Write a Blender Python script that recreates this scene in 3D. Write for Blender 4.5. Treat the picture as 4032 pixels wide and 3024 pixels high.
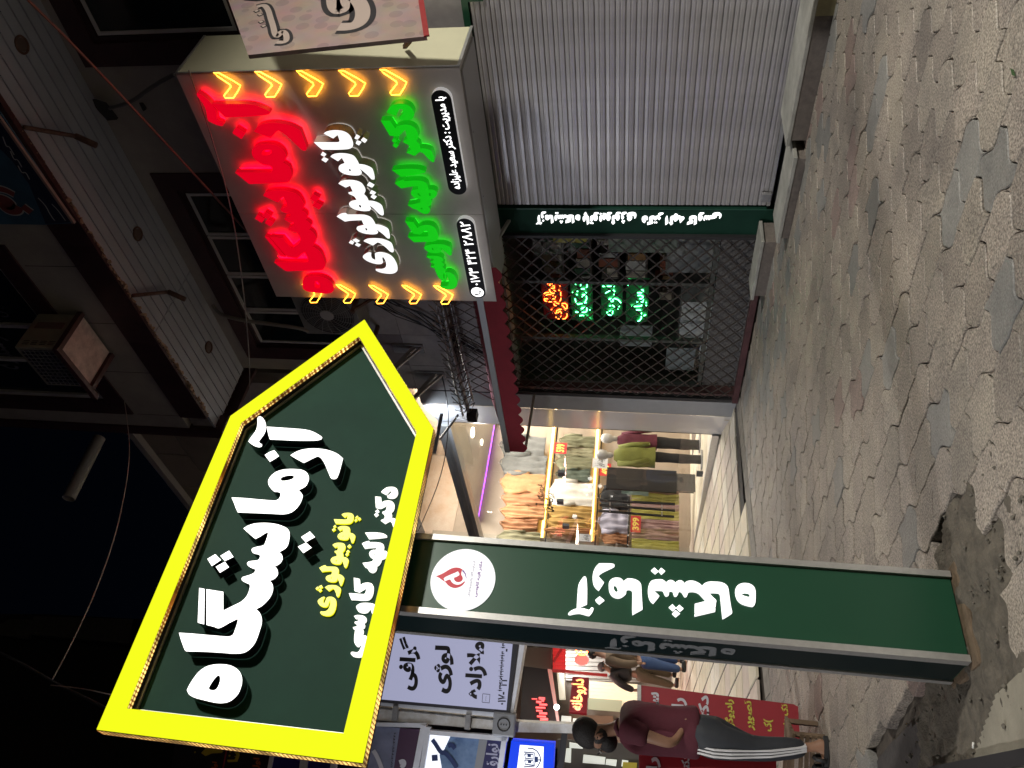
import bpy, bmesh, math, random
from mathutils import Vector, Matrix, noise
from mathutils.geometry import tessellate_polygon
random.seed(7)
for o in list(bpy.data.objects): bpy.data.objects.remove(o)
R = math.radians
SC = bpy.context.scene; COL = SC.collection

# ------------------------------------------------------------------ camera (held sideways: the picture's right is down)
FPX, PITCH, ROLL, YAW, EYE = 3100.0, R(9.2), R(2.26), R(39.3), Vector((0, 0, 1.32))
fwd = Vector((math.sin(YAW)*math.cos(PITCH), math.cos(YAW)*math.cos(PITCH), math.sin(PITCH)))
rt0 = Vector((math.cos(YAW), -math.sin(YAW), 0)); up0 = rt0.cross(fwd)
upv = up0*math.cos(ROLL) - rt0*math.sin(ROLL); rtv = rt0*math.cos(ROLL) + up0*math.sin(ROLL)
cd = bpy.data.cameras.new('camera'); cam = bpy.data.objects.new('camera', cd); COL.objects.link(cam)
cd.sensor_width = 36; cd.lens = FPX/4032*36; cd.clip_end = 400; cd.clip_start = 0.05
m = Matrix.Identity(4)
for i, c in enumerate((-upv, rtv, -fwd, EYE)):
    for j in range(3): m[j][i] = c[j]
cam.matrix_world = m
SC.camera = cam

# ------------------------------------------------------------------ night sky, faint moonlight, exposure
W = bpy.data.worlds.new('World'); SC.world = W; W.use_nodes = True
nt = W.node_tree; bg = nt.nodes['Background']
sky = nt.nodes.new('ShaderNodeTexSky'); sky.sky_type = 'NISHITA'; sky.sun_disc = False
sky.sun_elevation = R(3); sky.sun_rotation = R(150); sky.altitude = 0
hs = nt.nodes.new('ShaderNodeMixRGB'); hs.blend_type = 'MULTIPLY'; hs.inputs[0].default_value = 1
hs.inputs[2].default_value = (0.55, 0.72, 1.35, 1)
nt.links.new(sky.outputs[0], hs.inputs[1]); nt.links.new(hs.outputs[0], bg.inputs[0]); bg.inputs[1].default_value = 0.0012
sd = bpy.data.lights.new('moon', 'SUN'); sd.energy = 0.012; sd.angle = R(0.5); sd.color = (1, .93, .85)
so = bpy.data.objects.new('moon', sd); COL.objects.link(so)
so.rotation_euler = Vector((-0.5, 0.8, -0.75)).to_track_quat('-Z', 'Y').to_euler()
SC.view_settings.view_transform = 'Standard'; SC.view_settings.look = 'None'
SC.view_settings.exposure = 0.0; SC.view_settings.gamma = 1.0; SC.view_settings.use_curve_mapping = False
try:
    SC.cycles.use_denoising = True; SC.cycles.max_bounces = 6; SC.cycles.sample_clamp_indirect = 4; SC.cycles.caustics_reflective = False; SC.cycles.caustics_refractive = False
except Exception: pass

# ------------------------------------------------------------------ helpers
def ray(x, y): return fwd*FPX + rtv*((3024-y)-1512) - upv*(x-2016)
class Pl:
    def __init__(s, O, eu, en): s.O = Vector(O); s.eu = Vector(eu).normalized(); s.ev = Vector((0, 0, 1)); s.en = Vector(en).normalized()
    def hit(s, x, y):
        d = ray(x, y); return EYE + d*((s.O-EYE).dot(s.en)/d.dot(s.en))
    def uv(s, x, y):
        p = s.hit(x, y) - s.O; return (p.dot(s.eu), p.dot(s.ev))
    def pt(s, u, v, d=0.0): return s.O + s.eu*u + s.ev*v + s.en*d
def PY(y): return Pl((0, y, 0), (1, 0, 0), (0, -1, 0))
def PX(x): return Pl((x, 0, 0), (0, -1, 0), (-1, 0, 0))
def ground(x, y, z=0.0):
    d = ray(x, y); return EYE + d*((z-EYE.z)/d.z)
ZZ = {'R1': (900, 1600, .3014), 'R2': (780, 2000, .3014), 'R3': (680, 2350, .2712), 'R4': (1220, 1850, .2411), 'R5': (1220, 2200, .2411),
      'r2': (700, 0, .5425), 'r3': (700, 600, .5425), 'pg': (1500, 2050, .7233), 'gs': (1600, 700, .5877), 'nn': (2000, 1050, .3165),
      'lf': (1480, 2450, .346), 'S': (2100, 1650, .3195), 'C': (1600, 1500, .5877), 'bn': (850, 0, .4069), 'mn': (2250, 2550, .4747),
      'wk': (2000, 2450, .346), 'lg': (1600, 2080, .2411), 'pl': (1650, 300, .5727), 'F': (0, 0, 1.8228), 'px': (0, 0, 1), 'a': (0, 0, .6027),
      'b': (0, 900, .5425), 'r5': (300, 1200, .633), 'aw': (1600, 1250, .27125), 'ac': (1100, 1150, .3316), 'sk': (0, 1700, .798), 'bl': (700, 2750, .3165), 'g7': (3200, 2100, .5569), 'g5': (2800, 0, .6027)}
def zz(k, p): o = ZZ[k]; return (o[0]+p[0]*o[2], o[1]+p[1]*o[2])

MATS = {}
def mat(name, col, rough=.6, metal=0.0, em=None, es=0.0, var=0.0, vscale=6.0, bump=0.0, bscale=60.0, spec=.5, col2=None):
    if name in MATS: return MATS[name]
    M = bpy.data.materials.new(name); M.use_nodes = True; t = M.node_tree; b = t.nodes['Principled BSDF']
    b.inputs['Base Color'].default_value = (*col, 1); b.inputs['Roughness'].default_value = rough; b.inputs['Metallic'].default_value = metal
    b.inputs['Specular IOR Level'].default_value = spec
    if em: b.inputs['Emission Color'].default_value = (*em, 1); b.inputs['Emission Strength'].default_value = es
    if var or col2:
        tc = t.nodes.new('ShaderNodeTexCoord'); n = t.nodes.new('ShaderNodeTexNoise'); n.inputs['Scale'].default_value = vscale; n.inputs['Detail'].default_value = 8
        n.inputs['Roughness'].default_value = .65
        t.links.new(tc.outputs['Object'], n.inputs['Vector'])
        r = t.nodes.new('ShaderNodeValToRGB'); t.links.new(n.outputs['Fac'], r.inputs[0])
        c2 = col2 or tuple(c*(1+var) for c in col)
        c1 = col if col2 else tuple(c*(1-var) for c in col)
        r.color_ramp.elements[0].position = .32; r.color_ramp.elements[1].position = .68
        r.color_ramp.elements[0].color = (*c1, 1); r.color_ramp.elements[1].color = (*c2, 1)
        t.links.new(r.outputs[0], b.inputs['Base Color'])
    if bump:
        tc = t.nodes.new('ShaderNodeTexCoord'); n = t.nodes.new('ShaderNodeTexNoise'); n.inputs['Scale'].default_value = bscale; n.inputs['Detail'].default_value = 6
        t.links.new(tc.outputs['Object'], n.inputs['Vector']); bp = t.nodes.new('ShaderNodeBump'); bp.inputs['Strength'].default_value = bump; bp.inputs['Distance'].default_value = .01
        t.links.new(n.outputs['Fac'], bp.inputs['Height']); t.links.new(bp.outputs[0], b.inputs['Normal'])
    MATS[name] = M; return M
def emi(name, col, s, base=(.8, .8, .8), rough=.4): return mat(name, base, rough, em=col, es=s)
def glassm(name, tint=(1, 1, 1), refl=.08, rough=.02):
    if name in MATS: return MATS[name]
    M = bpy.data.materials.new(name); M.use_nodes = True; t = M.node_tree; t.nodes.clear()
    o = t.nodes.new('ShaderNodeOutputMaterial'); a = t.nodes.new('ShaderNodeBsdfTransparent'); a.inputs[0].default_value = (*tint, 1)
    g = t.nodes.new('ShaderNodeBsdfGlossy'); g.inputs['Roughness'].default_value = rough
    f = t.nodes.new('ShaderNodeLayerWeight'); f.inputs[0].default_value = .5; mx = t.nodes.new('ShaderNodeMixShader')
    pw = t.nodes.new('ShaderNodeMath'); pw.operation = 'POWER'; pw.inputs[1].default_value = 4.0; t.links.new(f.outputs['Facing'], pw.inputs[0])
    ad = t.nodes.new('ShaderNodeMath'); ad.operation = 'MULTIPLY_ADD'; ad.inputs[1].default_value = .8; ad.inputs[2].default_value = refl*.4
    t.links.new(pw.outputs[0], ad.inputs[0]); t.links.new(ad.outputs[0], mx.inputs[0]); t.links.new(a.outputs[0], mx.inputs[1]); t.links.new(g.outputs[0], mx.inputs[2]); t.links.new(mx.outputs[0], o.inputs[0])
    MATS[name] = M; return M

def tag(o, label=None, cat=None, group=None, kind=None):
    if label: o['label'] = label
    if cat: o['category'] = cat
    if group: o['group'] = group
    if kind: o['kind'] = kind
    return o
ORG = {}
def thing(name, loc, label, cat, group=None):
    o = bpy.data.objects.new(name, None); o.empty_display_size = .1; COL.objects.link(o); o.location = loc; ORG[o.name] = Vector(loc)
    return tag(o, label, cat, group)
class MB:
    def __init__(s): s.v = []; s.f = []; s.mi = []; s.sm = []
    def add(s, vs, fs, mi=0, sm=False):
        n = len(s.v); s.v += [tuple(p) for p in vs]
        for f in fs: s.f.append(tuple(i+n for i in f)); s.mi.append(mi); s.sm.append(sm)
        return s
    def box(s, x0, x1, y0, y1, z0, z1, mi=0):
        v = [(x, y, z) for z in (z0, z1) for y in (y0, y1) for x in (x0, x1)]
        return s.add(v, [(0, 2, 3, 1), (4, 5, 7, 6), (0, 1, 5, 4), (2, 6, 7, 3), (0, 4, 6, 2), (1, 3, 7, 5)], mi)
    def pbox(s, P, u0, u1, v0, v1, d0, d1, mi=0):   # a box standing on a plane
        if u0 > u1: u0, u1 = u1, u0
        if v0 > v1: v0, v1 = v1, v0
        v = [P.pt(u, w, d) for d in (d0, d1) for w in (v0, v1) for u in (u0, u1)]
        return s.add(v, [(0, 2, 3, 1), (4, 5, 7, 6), (0, 1, 5, 4), (2, 6, 7, 3), (0, 4, 6, 2), (1, 3, 7, 5)], mi)
    def beam(s, a, b, w, h, mi=0, up=(0, 0, 1)):
        a = Vector(a); b = Vector(b); d = (b-a).normalized(); u = Vector(up)
        if abs(d.dot(u)) > .97: u = Vector((1, 0, 0))
        r = d.cross(u).normalized(); u = r.cross(d)
        v = []
        for p in (a, b):
            for i, j in ((-1, -1), (1, -1), (1, 1), (-1, 1)): v.append(p + r*(i*w/2) + u*(j*h/2))
        return s.add(v, [(0, 1, 2, 3), (7, 6, 5, 4), (0, 4, 5, 1), (1, 5, 6, 2), (2, 6, 7, 3), (3, 7, 4, 0)], mi)
    def tube(s, pts, r, n=8, mi=0, closed=False, cap=True, sm=True):
        pts = [Vector(p) for p in pts]; k = len(pts); rs = r if isinstance(r, (list, tuple)) else [r]*k
        v = []; pu = None
        for i, p in enumerate(pts):
            a = pts[i-1] if (i > 0 or closed) else p; b = pts[(i+1) % k] if (i < k-1 or closed) else p
            d = (b-a)
            d = d.normalized() if d.length > 1e-9 else Vector((0, 0, 1))
            if pu is None: pu = Vector((0, 0, 1)) if abs(d.z) < .9 else Vector((1, 0, 0))
            rr = d.cross(pu).normalized(); u = rr.cross(d); pu = u
            for j in range(n):
                t = 2*math.pi*j/n; v.append(p + rr*(math.cos(t)*rs[i]) + u*(math.sin(t)*rs[i]))
        f = []
        for i in range(k if closed else k-1):
            for j in range(n): a = i*n+j; b = i*n+(j+1) % n; c = ((i+1) % k)*n; f.append((a, b, c+(j+1) % n, c+j))
        if cap and not closed: f.append(tuple(range(n))[::-1]); f.append(tuple((k-1)*n+j for j in range(n)))
        return s.add(v, f, mi, sm)
    def cyl(s, c, ax, r, h, n=20, mi=0, r2=None): c = Vector(c); ax = Vector(ax).normalized(); return s.tube([c, c+ax*h], [r, r if r2 is None else r2], n, mi, sm=False)
    def prism(s, P, poly, holes=(), d0=0.0, d1=.01, mf=0, ms=0, back=False):
        loops = [list(poly)] + [list(h) for h in holes]; al = [p for l in loops for p in l]
        tri = tessellate_polygon([[Vector((p[0], p[1], 0)) for p in l] for l in loops]); n = len(al)
        tf = []
        for t in tri:
            a, b, c = (Vector((*al[i], 0)) for i in t)
            tf.append(tuple(t) if (b-a).cross(c-a).z > 0 else tuple(t)[::-1])
        s.add([P.pt(u, v, d1) for u, v in al], tf, mf)
        if back: s.add([P.pt(u, v, d0) for u, v in al], [t[::-1] for t in tf], ms)
        for li, l in enumerate(loops):
            ar = sum(l[i-1][0]*l[i][1]-l[i][0]*l[i-1][1] for i in range(len(l)))
            vs = [P.pt(u, v, d) for u, v in l for d in (d0, d1)]; k = len(l)
            fs = [(2*i, 2*((i+1) % k), 2*((i+1) % k)+1, 2*i+1) for i in range(k)]
            if (ar < 0) != (li > 0): fs = [f[::-1] for f in fs]
            s.add(vs, fs, ms)
        return s
    def build(s, name, m, parent=None, label=None, org=None, kind=None):
        rt = parent
        while rt is not None and rt.parent is not None: rt = rt.parent
        o0 = ORG.get(rt.name, Vector((0, 0, 0))) if rt else (Vector(org) if org else Vector((0, 0, 0)))
        me = bpy.data.meshes.new(name); me.from_pydata([tuple(Vector(p)-o0) for p in s.v], [], s.f)
        for x in (m if isinstance(m, (list, tuple)) else [m]): me.materials.append(x)
        me.polygons.foreach_set('material_index', s.mi); me.polygons.foreach_set('use_smooth', s.sm); me.update()
        o = bpy.data.objects.new(name, me); COL.objects.link(o)
        if parent: o.parent = parent
        else: o.location = o0
        if label: o['label'] = label
        if kind: o['kind'] = kind
        return o
def struct(name, mb, m, label=None): o = mb.build(name, m); o['kind'] = 'structure'; return o
def dupo(o, off, parent='same'):
    c = o.copy(); COL.objects.link(c); c.location = o.location + Vector(off)
    if parent != 'same': c.parent = parent
    return c
def bevel(o, w=.004, seg=2):
    md = o.modifiers.new('b', 'BEVEL'); md.width = w; md.segments = seg; md.limit_method = 'ANGLE'; return o

# --- Persian lettering: shape letters, then take the outline of Blender's built-in font
FORMS = {'ا': 'FE8D FE8E', 'آ': 'FE81 FE82', 'ب': 'FE8F FE90 FE91 FE92', 'پ': 'FB56 FB57 FB58 FB59', 'ت': 'FE95 FE96 FE97 FE98', 'ج': 'FE9D FE9E FE9F FEA0',
 'خ': 'FEA5 FEA6 FEA7 FEA8', 'د': 'FEA9 FEAA', 'ر': 'FEAD FEAE', 'ز': 'FEAF FEB0', 'ژ': 'FB8A FB8B', 'س': 'FEB1 FEB2 FEB3 FEB4', 'ش': 'FEB5 FEB6 FEB7 FEB8',
 'ص': 'FEB9 FEBA FEBB FEBC', 'ع': 'FEC9 FECA FECB FECC', 'ف': 'FED1 FED2 FED3 FED4', 'ق': 'FED5 FED6 FED7 FED8', 'ک': 'FB8E FB8F FB90 FB91', 'گ': 'FB92 FB93 FB94 FB95',
 'ل': 'FEDD FEDE FEDF FEE0', 'م': 'FEE1 FEE2 FEE3 FEE4', 'ن': 'FEE5 FEE6 FEE7 FEE8', 'و': 'FEED FEEE', 'ه': 'FEE9 FEEA FEEB FEEC', 'ی': 'FBFC FBFD FBFE FBFF', 'ط': 'FEC1 FEC2 FEC3 FEC4'}
def fa(s):
    s = s.replace('لا', '\uFEFB'); out = []
    for i, c in enumerate(s):
        if c not in FORMS: out.append(c); continue
        f = [chr(int(h, 16)) for h in FORMS[c].split()]
        prev = i > 0 and s[i-1] in FORMS and len(FORMS[s[i-1]].split()) == 4
        nxt = i+1 < len(s) and (s[i+1] in FORMS or s[i+1] == '\uFEFB') and len(f) == 4
        out.append(f[3] if prev and nxt else f[2] if nxt else f[1] if prev else f[0])
    return ''.join(reversed(out))
TXC = {}
def textshape(s, bold=.012):
    if (s, bold) in TXC: return TXC[(s, bold)]
    cu = bpy.data.curves.new('t', 'FONT'); cu.body = s; cu.offset = bold; cu.resolution_u = 3
    o = bpy.data.objects.new('t', cu); COL.objects.link(o); dg = bpy.context.evaluated_depsgraph_get(); me = o.evaluated_get(dg).to_mesh()
    v = [(p.co.x, p.co.y) for p in me.vertices]; f = [tuple(p.vertices) for p in me.polygons]
    bpy.data.objects.remove(o)
    x0 = min(p[0] for p in v); x1 = max(p[0] for p in v); y0 = min(p[1] for p in v); y1 = max(p[1] for p in v)
    r = ([((p[0]-x0)/(x1-x0), (p[1]-y0)/(y1-y0)) for p in v], f, (x1-x0)/(y1-y0)); TXC[(s, bold)] = r; return r
def text_on(mb, P, s, u0, u1, v0, v1, d=.004, bold=.012, mi=0, rot=0, persian=True):
    v, f, asp = textshape(fa(s) if persian else s, bold)
    if rot == 0: q = [P.pt(u0+(u1-u0)*a, v0+(v1-v0)*b, d) for a, b in v]
    else: q = [P.pt(u1-(u1-u0)*b, v0+(v1-v0)*a, d) for a, b in v]      # turned: right end of the word at the top
    mb.add(q, f, mi)
def box_uv(P, k, p, q):
    a = P.uv(*zz(k, p)); b = P.uv(*zz(k, q)); return min(a[0], b[0]), max(a[0], b[0]), min(a[1], b[1]), max(a[1], b[1])
def affine(src, dst):   # least squares 2-D affine map
    import numpy as np
    A = np.array([[u, v, 1] for u, v in src]); X = np.linalg.lstsq(A, np.array(dst), rcond=None)[0]
    return lambda p: (p[0]*X[0][0]+p[1]*X[1][0]+X[2][0], p[0]*X[0][1]+p[1]*X[1][1]+X[2][1])

# ------------------------------------------------------------------ materials
alu = mat('brushed_aluminium', (.62, .62, .6), .35, .7, var=.08, vscale=30)
steel = mat('grey_steel', (.35, .35, .36), .45, .6, var=.2, vscale=9)
darkm = mat('dark_metal', (.03, .03, .032), .5, .3)
rust = mat('rusty_steel', (.11, .06, .045), .7, .1, var=.4, vscale=14, bump=.3)
maroon = mat('maroon_stone', (.05, .022, .024), .5, var=.25, vscale=4)
maroon2 = mat('maroon_paint', (.07, .028, .03), .5, var=.3, vscale=9)
green = mat('green_composite_panel', (.012, .070, .036), .35, var=.05, vscale=3)
greend = mat('dark_green_composite_panel', (.011, .046, .031), .6, var=.1, vscale=4, spec=.12)
black = mat('black_plastic', (.012, .012, .014), .3)
white = mat('white_plastic', (.75, .75, .73), .4, var=.04)
cream = mat('cream_composite_panel', (.62, .60, .42), .35, var=.05, vscale=2)
greyp = mat('grey_composite_panel', (.66, .63, .60), .4, .0, var=.06, vscale=3)
glass = glassm('clear_glass'); dglass = mat('dark_window_glass', (.012, .016, .016), .1, spec=.6)
stone = mat('beige_stone', (.34, .32, .28), .7, var=.14, vscale=2.2, bump=.15, bscale=30)
stone2 = mat('grey_stone', (.34, .32, .32), .55, var=.2, vscale=3, bump=.15, bscale=25)
conc = mat('rough_concrete', (.26, .24, .21), .9, var=.3, vscale=5, bump=.8, bscale=40)
# ------------------------------------------------------------------ street lamp behind the camera: lights the pavement, does not shine upward
def street_lamp(x, y, z, power, tgt):
    t = thing('street_lamp', (x, y, 0), tgt, 'street lamp')
    b = MB(); b.tube([(x+1.1, y, 0), (x+1.1, y, z-.1), (x+.9, y, z+.1), (x+.25, y, z+.12)], [.07, .045, .04, .035], 10); b.build('pole', steel, t)
    b = MB(); b.box(x-.3, x+.3, y-.13, y+.13, z+.03, z+.13); b.build('lamp_head', steel, t)
    b = MB(); b.box(x-.24, x+.24, y-.1, y+.1, z+.022, z+.028); b.build('lens', emi('lamp_lens', (1, .95, .82), 6), t)
    L = bpy.data.lights.new('street_lamp_light', 'SPOT'); L.energy = power; L.spot_size = R(166); L.spot_blend = .38; L.shadow_soft_size = .28 if x > 0 else .2; L.color = (1, .95, .86) if x > 0 else (1, .97, .95)
    o = bpy.data.objects.new('street_lamp_light', L); COL.objects.link(o); o.parent = t; o.location = (0, 0, z-.02)
    return t
street_lamp(5.0, -4.2, 6.6, 4200, 'tall grey street lamp beside the shops, behind the viewer')
street_lamp(-8.0, 4.3, 6.4, 3900, 'shorter grey street lamp across the street')

# ------------------------------------------------------------------ ground
def zp(y): return .02 + max(0.0, min(1.0, (y-8.4)/6.6))*.24
g = MB(); g.add([(-60, -40, -.05), (80, -40, -.05), (80, 8.3, -.05), (-60, 8.3, -.05), (-60, 15, zp(15)-.03), (80, 15, zp(15)-.03), (-60, 120, .23), (80, 120, .23), (-60, 8.45, -.02), (80, 8.45, -.02)],
          [(0, 1, 2, 3), (3, 2, 9, 8), (8, 9, 5, 4), (4, 5, 7, 6)])
gm = mat('sand_bed', (.075, .062, .05), .95, var=.35, vscale=9, bump=.8, bscale=90)
struct('ground', g, gm)

def paver_mat(name, c, sp):
    M = mat(name, c, .55, spec=.5); t = M.node_tree; b = t.nodes['Principled BSDF']
    geo = t.nodes.new('ShaderNodeNewGeometry'); n1 = t.nodes.new('ShaderNodeTexNoise'); n1.inputs['Scale'].default_value = 105; n1.inputs['Detail'].default_value = 4
    n2 = t.nodes.new('ShaderNodeTexNoise'); n2.inputs['Scale'].default_value = 1.1; n2.inputs['Detail'].default_value = 7; n2.inputs['Roughness'].default_value = .7
    n3 = t.nodes.new('ShaderNodeTexVoronoi'); n3.inputs['Scale'].default_value = 95
    for n in (n1, n2, n3): t.links.new(geo.outputs['Position'], n.inputs['Vector'])
    r1 = t.nodes.new('ShaderNodeValToRGB'); t.links.new(n1.outputs['Fac'], r1.inputs[0])
    r1.color_ramp.elements[0].position = .3; r1.color_ramp.elements[1].position = .75
    r1.color_ramp.elements[0].color = (*[q*(1-sp) for q in c], 1); r1.color_ramp.elements[1].color = (*[min(1, q*(1+sp*1.5)) for q in c], 1)
    r2 = t.nodes.new('ShaderNodeValToRGB'); t.links.new(n2.outputs['Fac'], r2.inputs[0]); r2.color_ramp.elements[0].position = .35; r2.color_ramp.elements[1].position = .62
    r2.color_ramp.elements[0].color = (.60, .59, .60, 1); r2.color_ramp.elements[1].color = (1.1, 1.06, 1.0, 1)
    mx = t.nodes.new('ShaderNodeMixRGB'); mx.blend_type = 'MULTIPLY'; mx.inputs[0].default_value = 1
    t.links.new(r1.outputs[0], mx.inputs[1]); t.links.new(r2.outputs[0], mx.inputs[2]); 
    oi = t.nodes.new('ShaderNodeObjectInfo'); mr = t.nodes.new('ShaderNodeMapRange'); mr.inputs[3].default_value = .84; mr.inputs[4].default_value = 1.12
    t.links.new(oi.outputs['Random'], mr.inputs[0]); m2 = t.nodes.new('ShaderNodeMixRGB'); m2.blend_type = 'MULTIPLY'; m2.inputs[0].default_value = 1
    t.links.new(mx.outputs[0], m2.inputs[1]); t.links.new(mr.outputs[0], m2.inputs[2]); t.links.new(m2.outputs[0], b.inputs['Base Color'])
    bp = t.nodes.new('ShaderNodeBump'); bp.inputs['Strength'].default_value = .55; bp.inputs['Distance'].default_value = .004
    t.links.new(n3.outputs['Distance'], bp.inputs['Height']); t.links.new(bp.outputs[0], b.inputs['Normal'])
    return M
PM = [paver_mat('brown_paver', (.262, .238, .212), .62), paver_mat('tan_paver', (.28, .258, .225), .58), paver_mat('blue_grey_paver', (.222, .226, .22), .25), paver_mat('red_paver', (.24, .19, .175), .4)]
LW, LL = .242, .248                                    # row width (x), paver length (y)
def edge_long(t): p = 2*math.pi*t/2; return .030*math.sin(p+.8*math.sin(p)) + .007*math.sin(3*p)      # shared by neighbours, period 2 LL
def edge_cross(t): return .046*math.sin(2*math.pi*t+.5*math.sin(2*math.pi*t))*math.sin(math.pi*t)
def paver_mesh(ph, inset=.0028, top=.0, dep=-.055, m=None):
    N = 14; pts = []
    for i in range(N): t = i/N; pts.append((edge_long(t+ph), t*LL + edge_cross(0)))
    for i in range(N): t = i/N; pts.append((t*LW + edge_long(1+ph), LL + edge_cross(t)))
    for i in range(N): t = 1-i/N; pts.append((LW+edge_long(t+ph), t*LL))
    for i in range(N): t = 1-i/N; pts.append((t*LW + edge_long(ph), edge_cross(t)))
    k = len(pts); cx = LW/2; cy = LL/2
    def ins(d):
        out = []
        for i in range(k):
            a = Vector(pts[i-1]); b = Vector(pts[(i+1) % k]); tg = (b-a)
            if tg.length < 1e-6: tg = Vector((1, 0))
            tg.normalize(); nn = Vector((tg.y, -tg.x))
            if nn.dot(Vector((cx, cy))-Vector(pts[i])) < -.02 and False: nn = -nn
            out.append(Vector(pts[i]) + nn*d)
        return out
    ar = sum(pts[i-1][0]*pts[i][1]-pts[i][0]*pts[i-1][1] for i in range(k)); sgn = 1 if ar < 0 else -1
    o1 = ins(sgn*inset); o2 = ins(sgn*(inset+.0045))
    vs = [(p.x, p.y, dep) for p in o1] + [(p.x, p.y, top-.004) for p in o1] + [(p.x, p.y, top) for p in o2]
    fs = []
    for i in range(k):
        j = (i+1) % k
        for l in range(2): fs.append((l*k+i, l*k+j, (l+1)*k+j, (l+1)*k+i))
    if ar < 0: fs = [f[::-1] for f in fs]
    tri = tessellate_polygon([[Vector((p.x, p.y, 0)) for p in o2]])
    for t in tri:
        a, b, c = (o2[q] for q in t); cr = (b-a).x*(c-a).y-(b-a).y*(c-a).x
        fs.append(tuple(2*k+q for q in (t if cr > 0 else t[::-1])))
    me = bpy.data.meshes.new('paver'); me.from_pydata(vs, [], fs); me.materials.append(m); me.update(); return me
pav = thing('pavement', (0, 0, 0), None, None); pav['kind'] = 'structure'
PMESH = {(ph, i): paver_mesh(ph*.5, m=PM[i]) for ph in range(4) for i in range(4)}
def inside(x, y, poly):
    c = False
    for i in range(len(poly)):
        a = poly[i-1]; b = poly[i]
        if (a[1] > y) != (b[1] > y) and x < (b[0]-a[0])*(y-a[1])/(b[1]-a[1])+a[0]: c = not c
    return c
hole = [(1.16, 2.45), (1.22, 2.9), (1.95, 2.72), (1.99, 2.98), (1.85, 3.25), (1.79, 3.40), (1.46, 3.62), (1.36, 3.8), (1.33, 4.25), (1.38, 4.85), (1.05, 4.9), (.2, 5.2), (-.3, 3.4), (-.3, 1.8), (1.0, 1.8)]
def seen(p):
    d = Vector(p)-EYE; z = d.dot(fwd)
    if z < .3: return False
    U = 1512+FPX*d.dot(rtv)/z; V = 2016-FPX*d.dot(upv)/z
    return -250 < U < 3274 and -300 < V < 4400
cells = []
for i in range(-6, 32):
    for j in range(-2, 38):
        x = i*LW; y = j*LL - (LL/2 if i % 2 else 0); c = Vector((x+LW/2, y+LL/2, 0))
        if c.x > 6.75 or c.y > 8.62 + (c.x-6.9)*.17 or not seen(c): continue
        if inside(c.x, c.y, hole): continue
        cells.append((c.length, (2*j-(1 if i % 2 else 0)) % 4, x, y))
cells.sort(); rest = MB()
BLUE = [(3.0, 2.0), (2.7, 1.95), (2.95, 2.45), (4.1, 3.1), (3.3, 3.75), (2.0, 1.6), (4.4, 2.6), (2.2, 2.3)]
for n, (d, i, x, y) in enumerate(cells):
    rnd = random.random(); cx, cy = x+LW/2, y+LL/2
    k = 0 if rnd < .60 else 1 if rnd < .955 else 2 if rnd < .988 else 3
    if any((cx-a)**2+(cy-b)**2 < .02 for a, b in BLUE): k = 2
    if (cx-3.3)**2+(cy-3.95)**2 < .02 or (cx-2.0)**2+(cy-5.85)**2 < .02: k = 3
    if cx > 5.0 and rnd < .30: k = 3 if cy < 4.4 and rnd < .12 else 2
    dz = random.uniform(-.003, .003); me = PMESH[(i, k)]
    if n < 295:
        o = bpy.data.objects.new('paver', me); COL.objects.link(o); o.parent = pav; o.location = (x, y, dz); o.rotation_euler = (random.uniform(-.008, .008), random.uniform(-.008, .008), random.uniform(-.012, .012))
    else:
        vv = [(v.co.x+x, v.co.y+y, v.co.z+dz) for v in me.vertices]; rest.add(vv, [tuple(p.vertices) for p in me.polygons], k)
rest.build('far_pavers', PM, pav, kind='stuff')

# tiled pavement before the clothes shop
TM = [mat('cream_floor_tile', (.66, .60, .46), .4, var=.12, vscale=3), mat('sand_floor_tile', (.60, .53, .40), .45, var=.14, vscale=4), mat('pale_floor_tile', (.70, .65, .54), .4, var=.1, vscale=3), mat('blush_floor_tile', (.58, .50, .42), .45, var=.12, vscale=4)]
tp = thing('tiled_pavement', (0, 0, 0), None, None); tp['kind'] = 'structure'
def ykerb(x): return 8.60 + (x-6.9)*.17
tl = []; TS = .42
for i in range(-2, 24):
    for j in range(0, 60):
        x = i*TS-.3; y = 7.9 + j*TS
        if y < ykerb(x+TS/2)+.02 or not seen((x+TS/2, y+TS/2, zp(y))): continue
        if x+TS > 7.27 and y < 9.9: continue
        if x > 7.1+.3*(y > 9.9): continue
        tl.append((math.hypot(x, y), x, y))
tl.sort(); tr = MB(); tmesh = []
for m_ in TM:
    b = MB(); e = .017; b.add([(0+e, e, -.03), (TS-e, e, -.03), (TS-e, TS-e, -.03), (e, TS-e, -.03), (0+e, e, -.003), (TS-e, e, -.003), (TS-e, TS-e, -.003), (e, TS-e, -.003), (e+.004, e+.004, 0), (TS-e-.004, e+.004, 0), (TS-e-.004, TS-e-.004, 0), (e+.004, TS-e-.004, 0)],
        [(0, 1, 5, 4), (1, 2, 6, 5), (2, 3, 7, 6), (3, 0, 4, 7), (4, 5, 9, 8), (5, 6, 10, 9), (6, 7, 11, 10), (7, 4, 8, 11), (8, 9, 10, 11)])
    me = bpy.data.meshes.new('floor_tile'); me.from_pydata(b.v, [], b.f); me.materials.append(m_); me.update(); tmesh.append(me)
for n, (d, x, y) in enumerate(tl):
    k = random.choice((0, 0, 1, 2, 3)); z = zp(y)+random.uniform(-.002, .002)+.004; sl = math.atan(.036) if y < 15 else 0
    if n < 200:
        o = bpy.data.objects.new('floor_tile', tmesh[k]); COL.objects.link(o); o.parent = tp; o.location = (x, y, z); o.rotation_euler = (sl, 0, 0)
    else: tr.add([(v.co.x+x, v.co.y+y, v.co.z+z+v.co.y*math.tan(sl)) for v in tmesh[k].vertices], [tuple(p.vertices) for p in tmesh[k].polygons], k)
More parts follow.
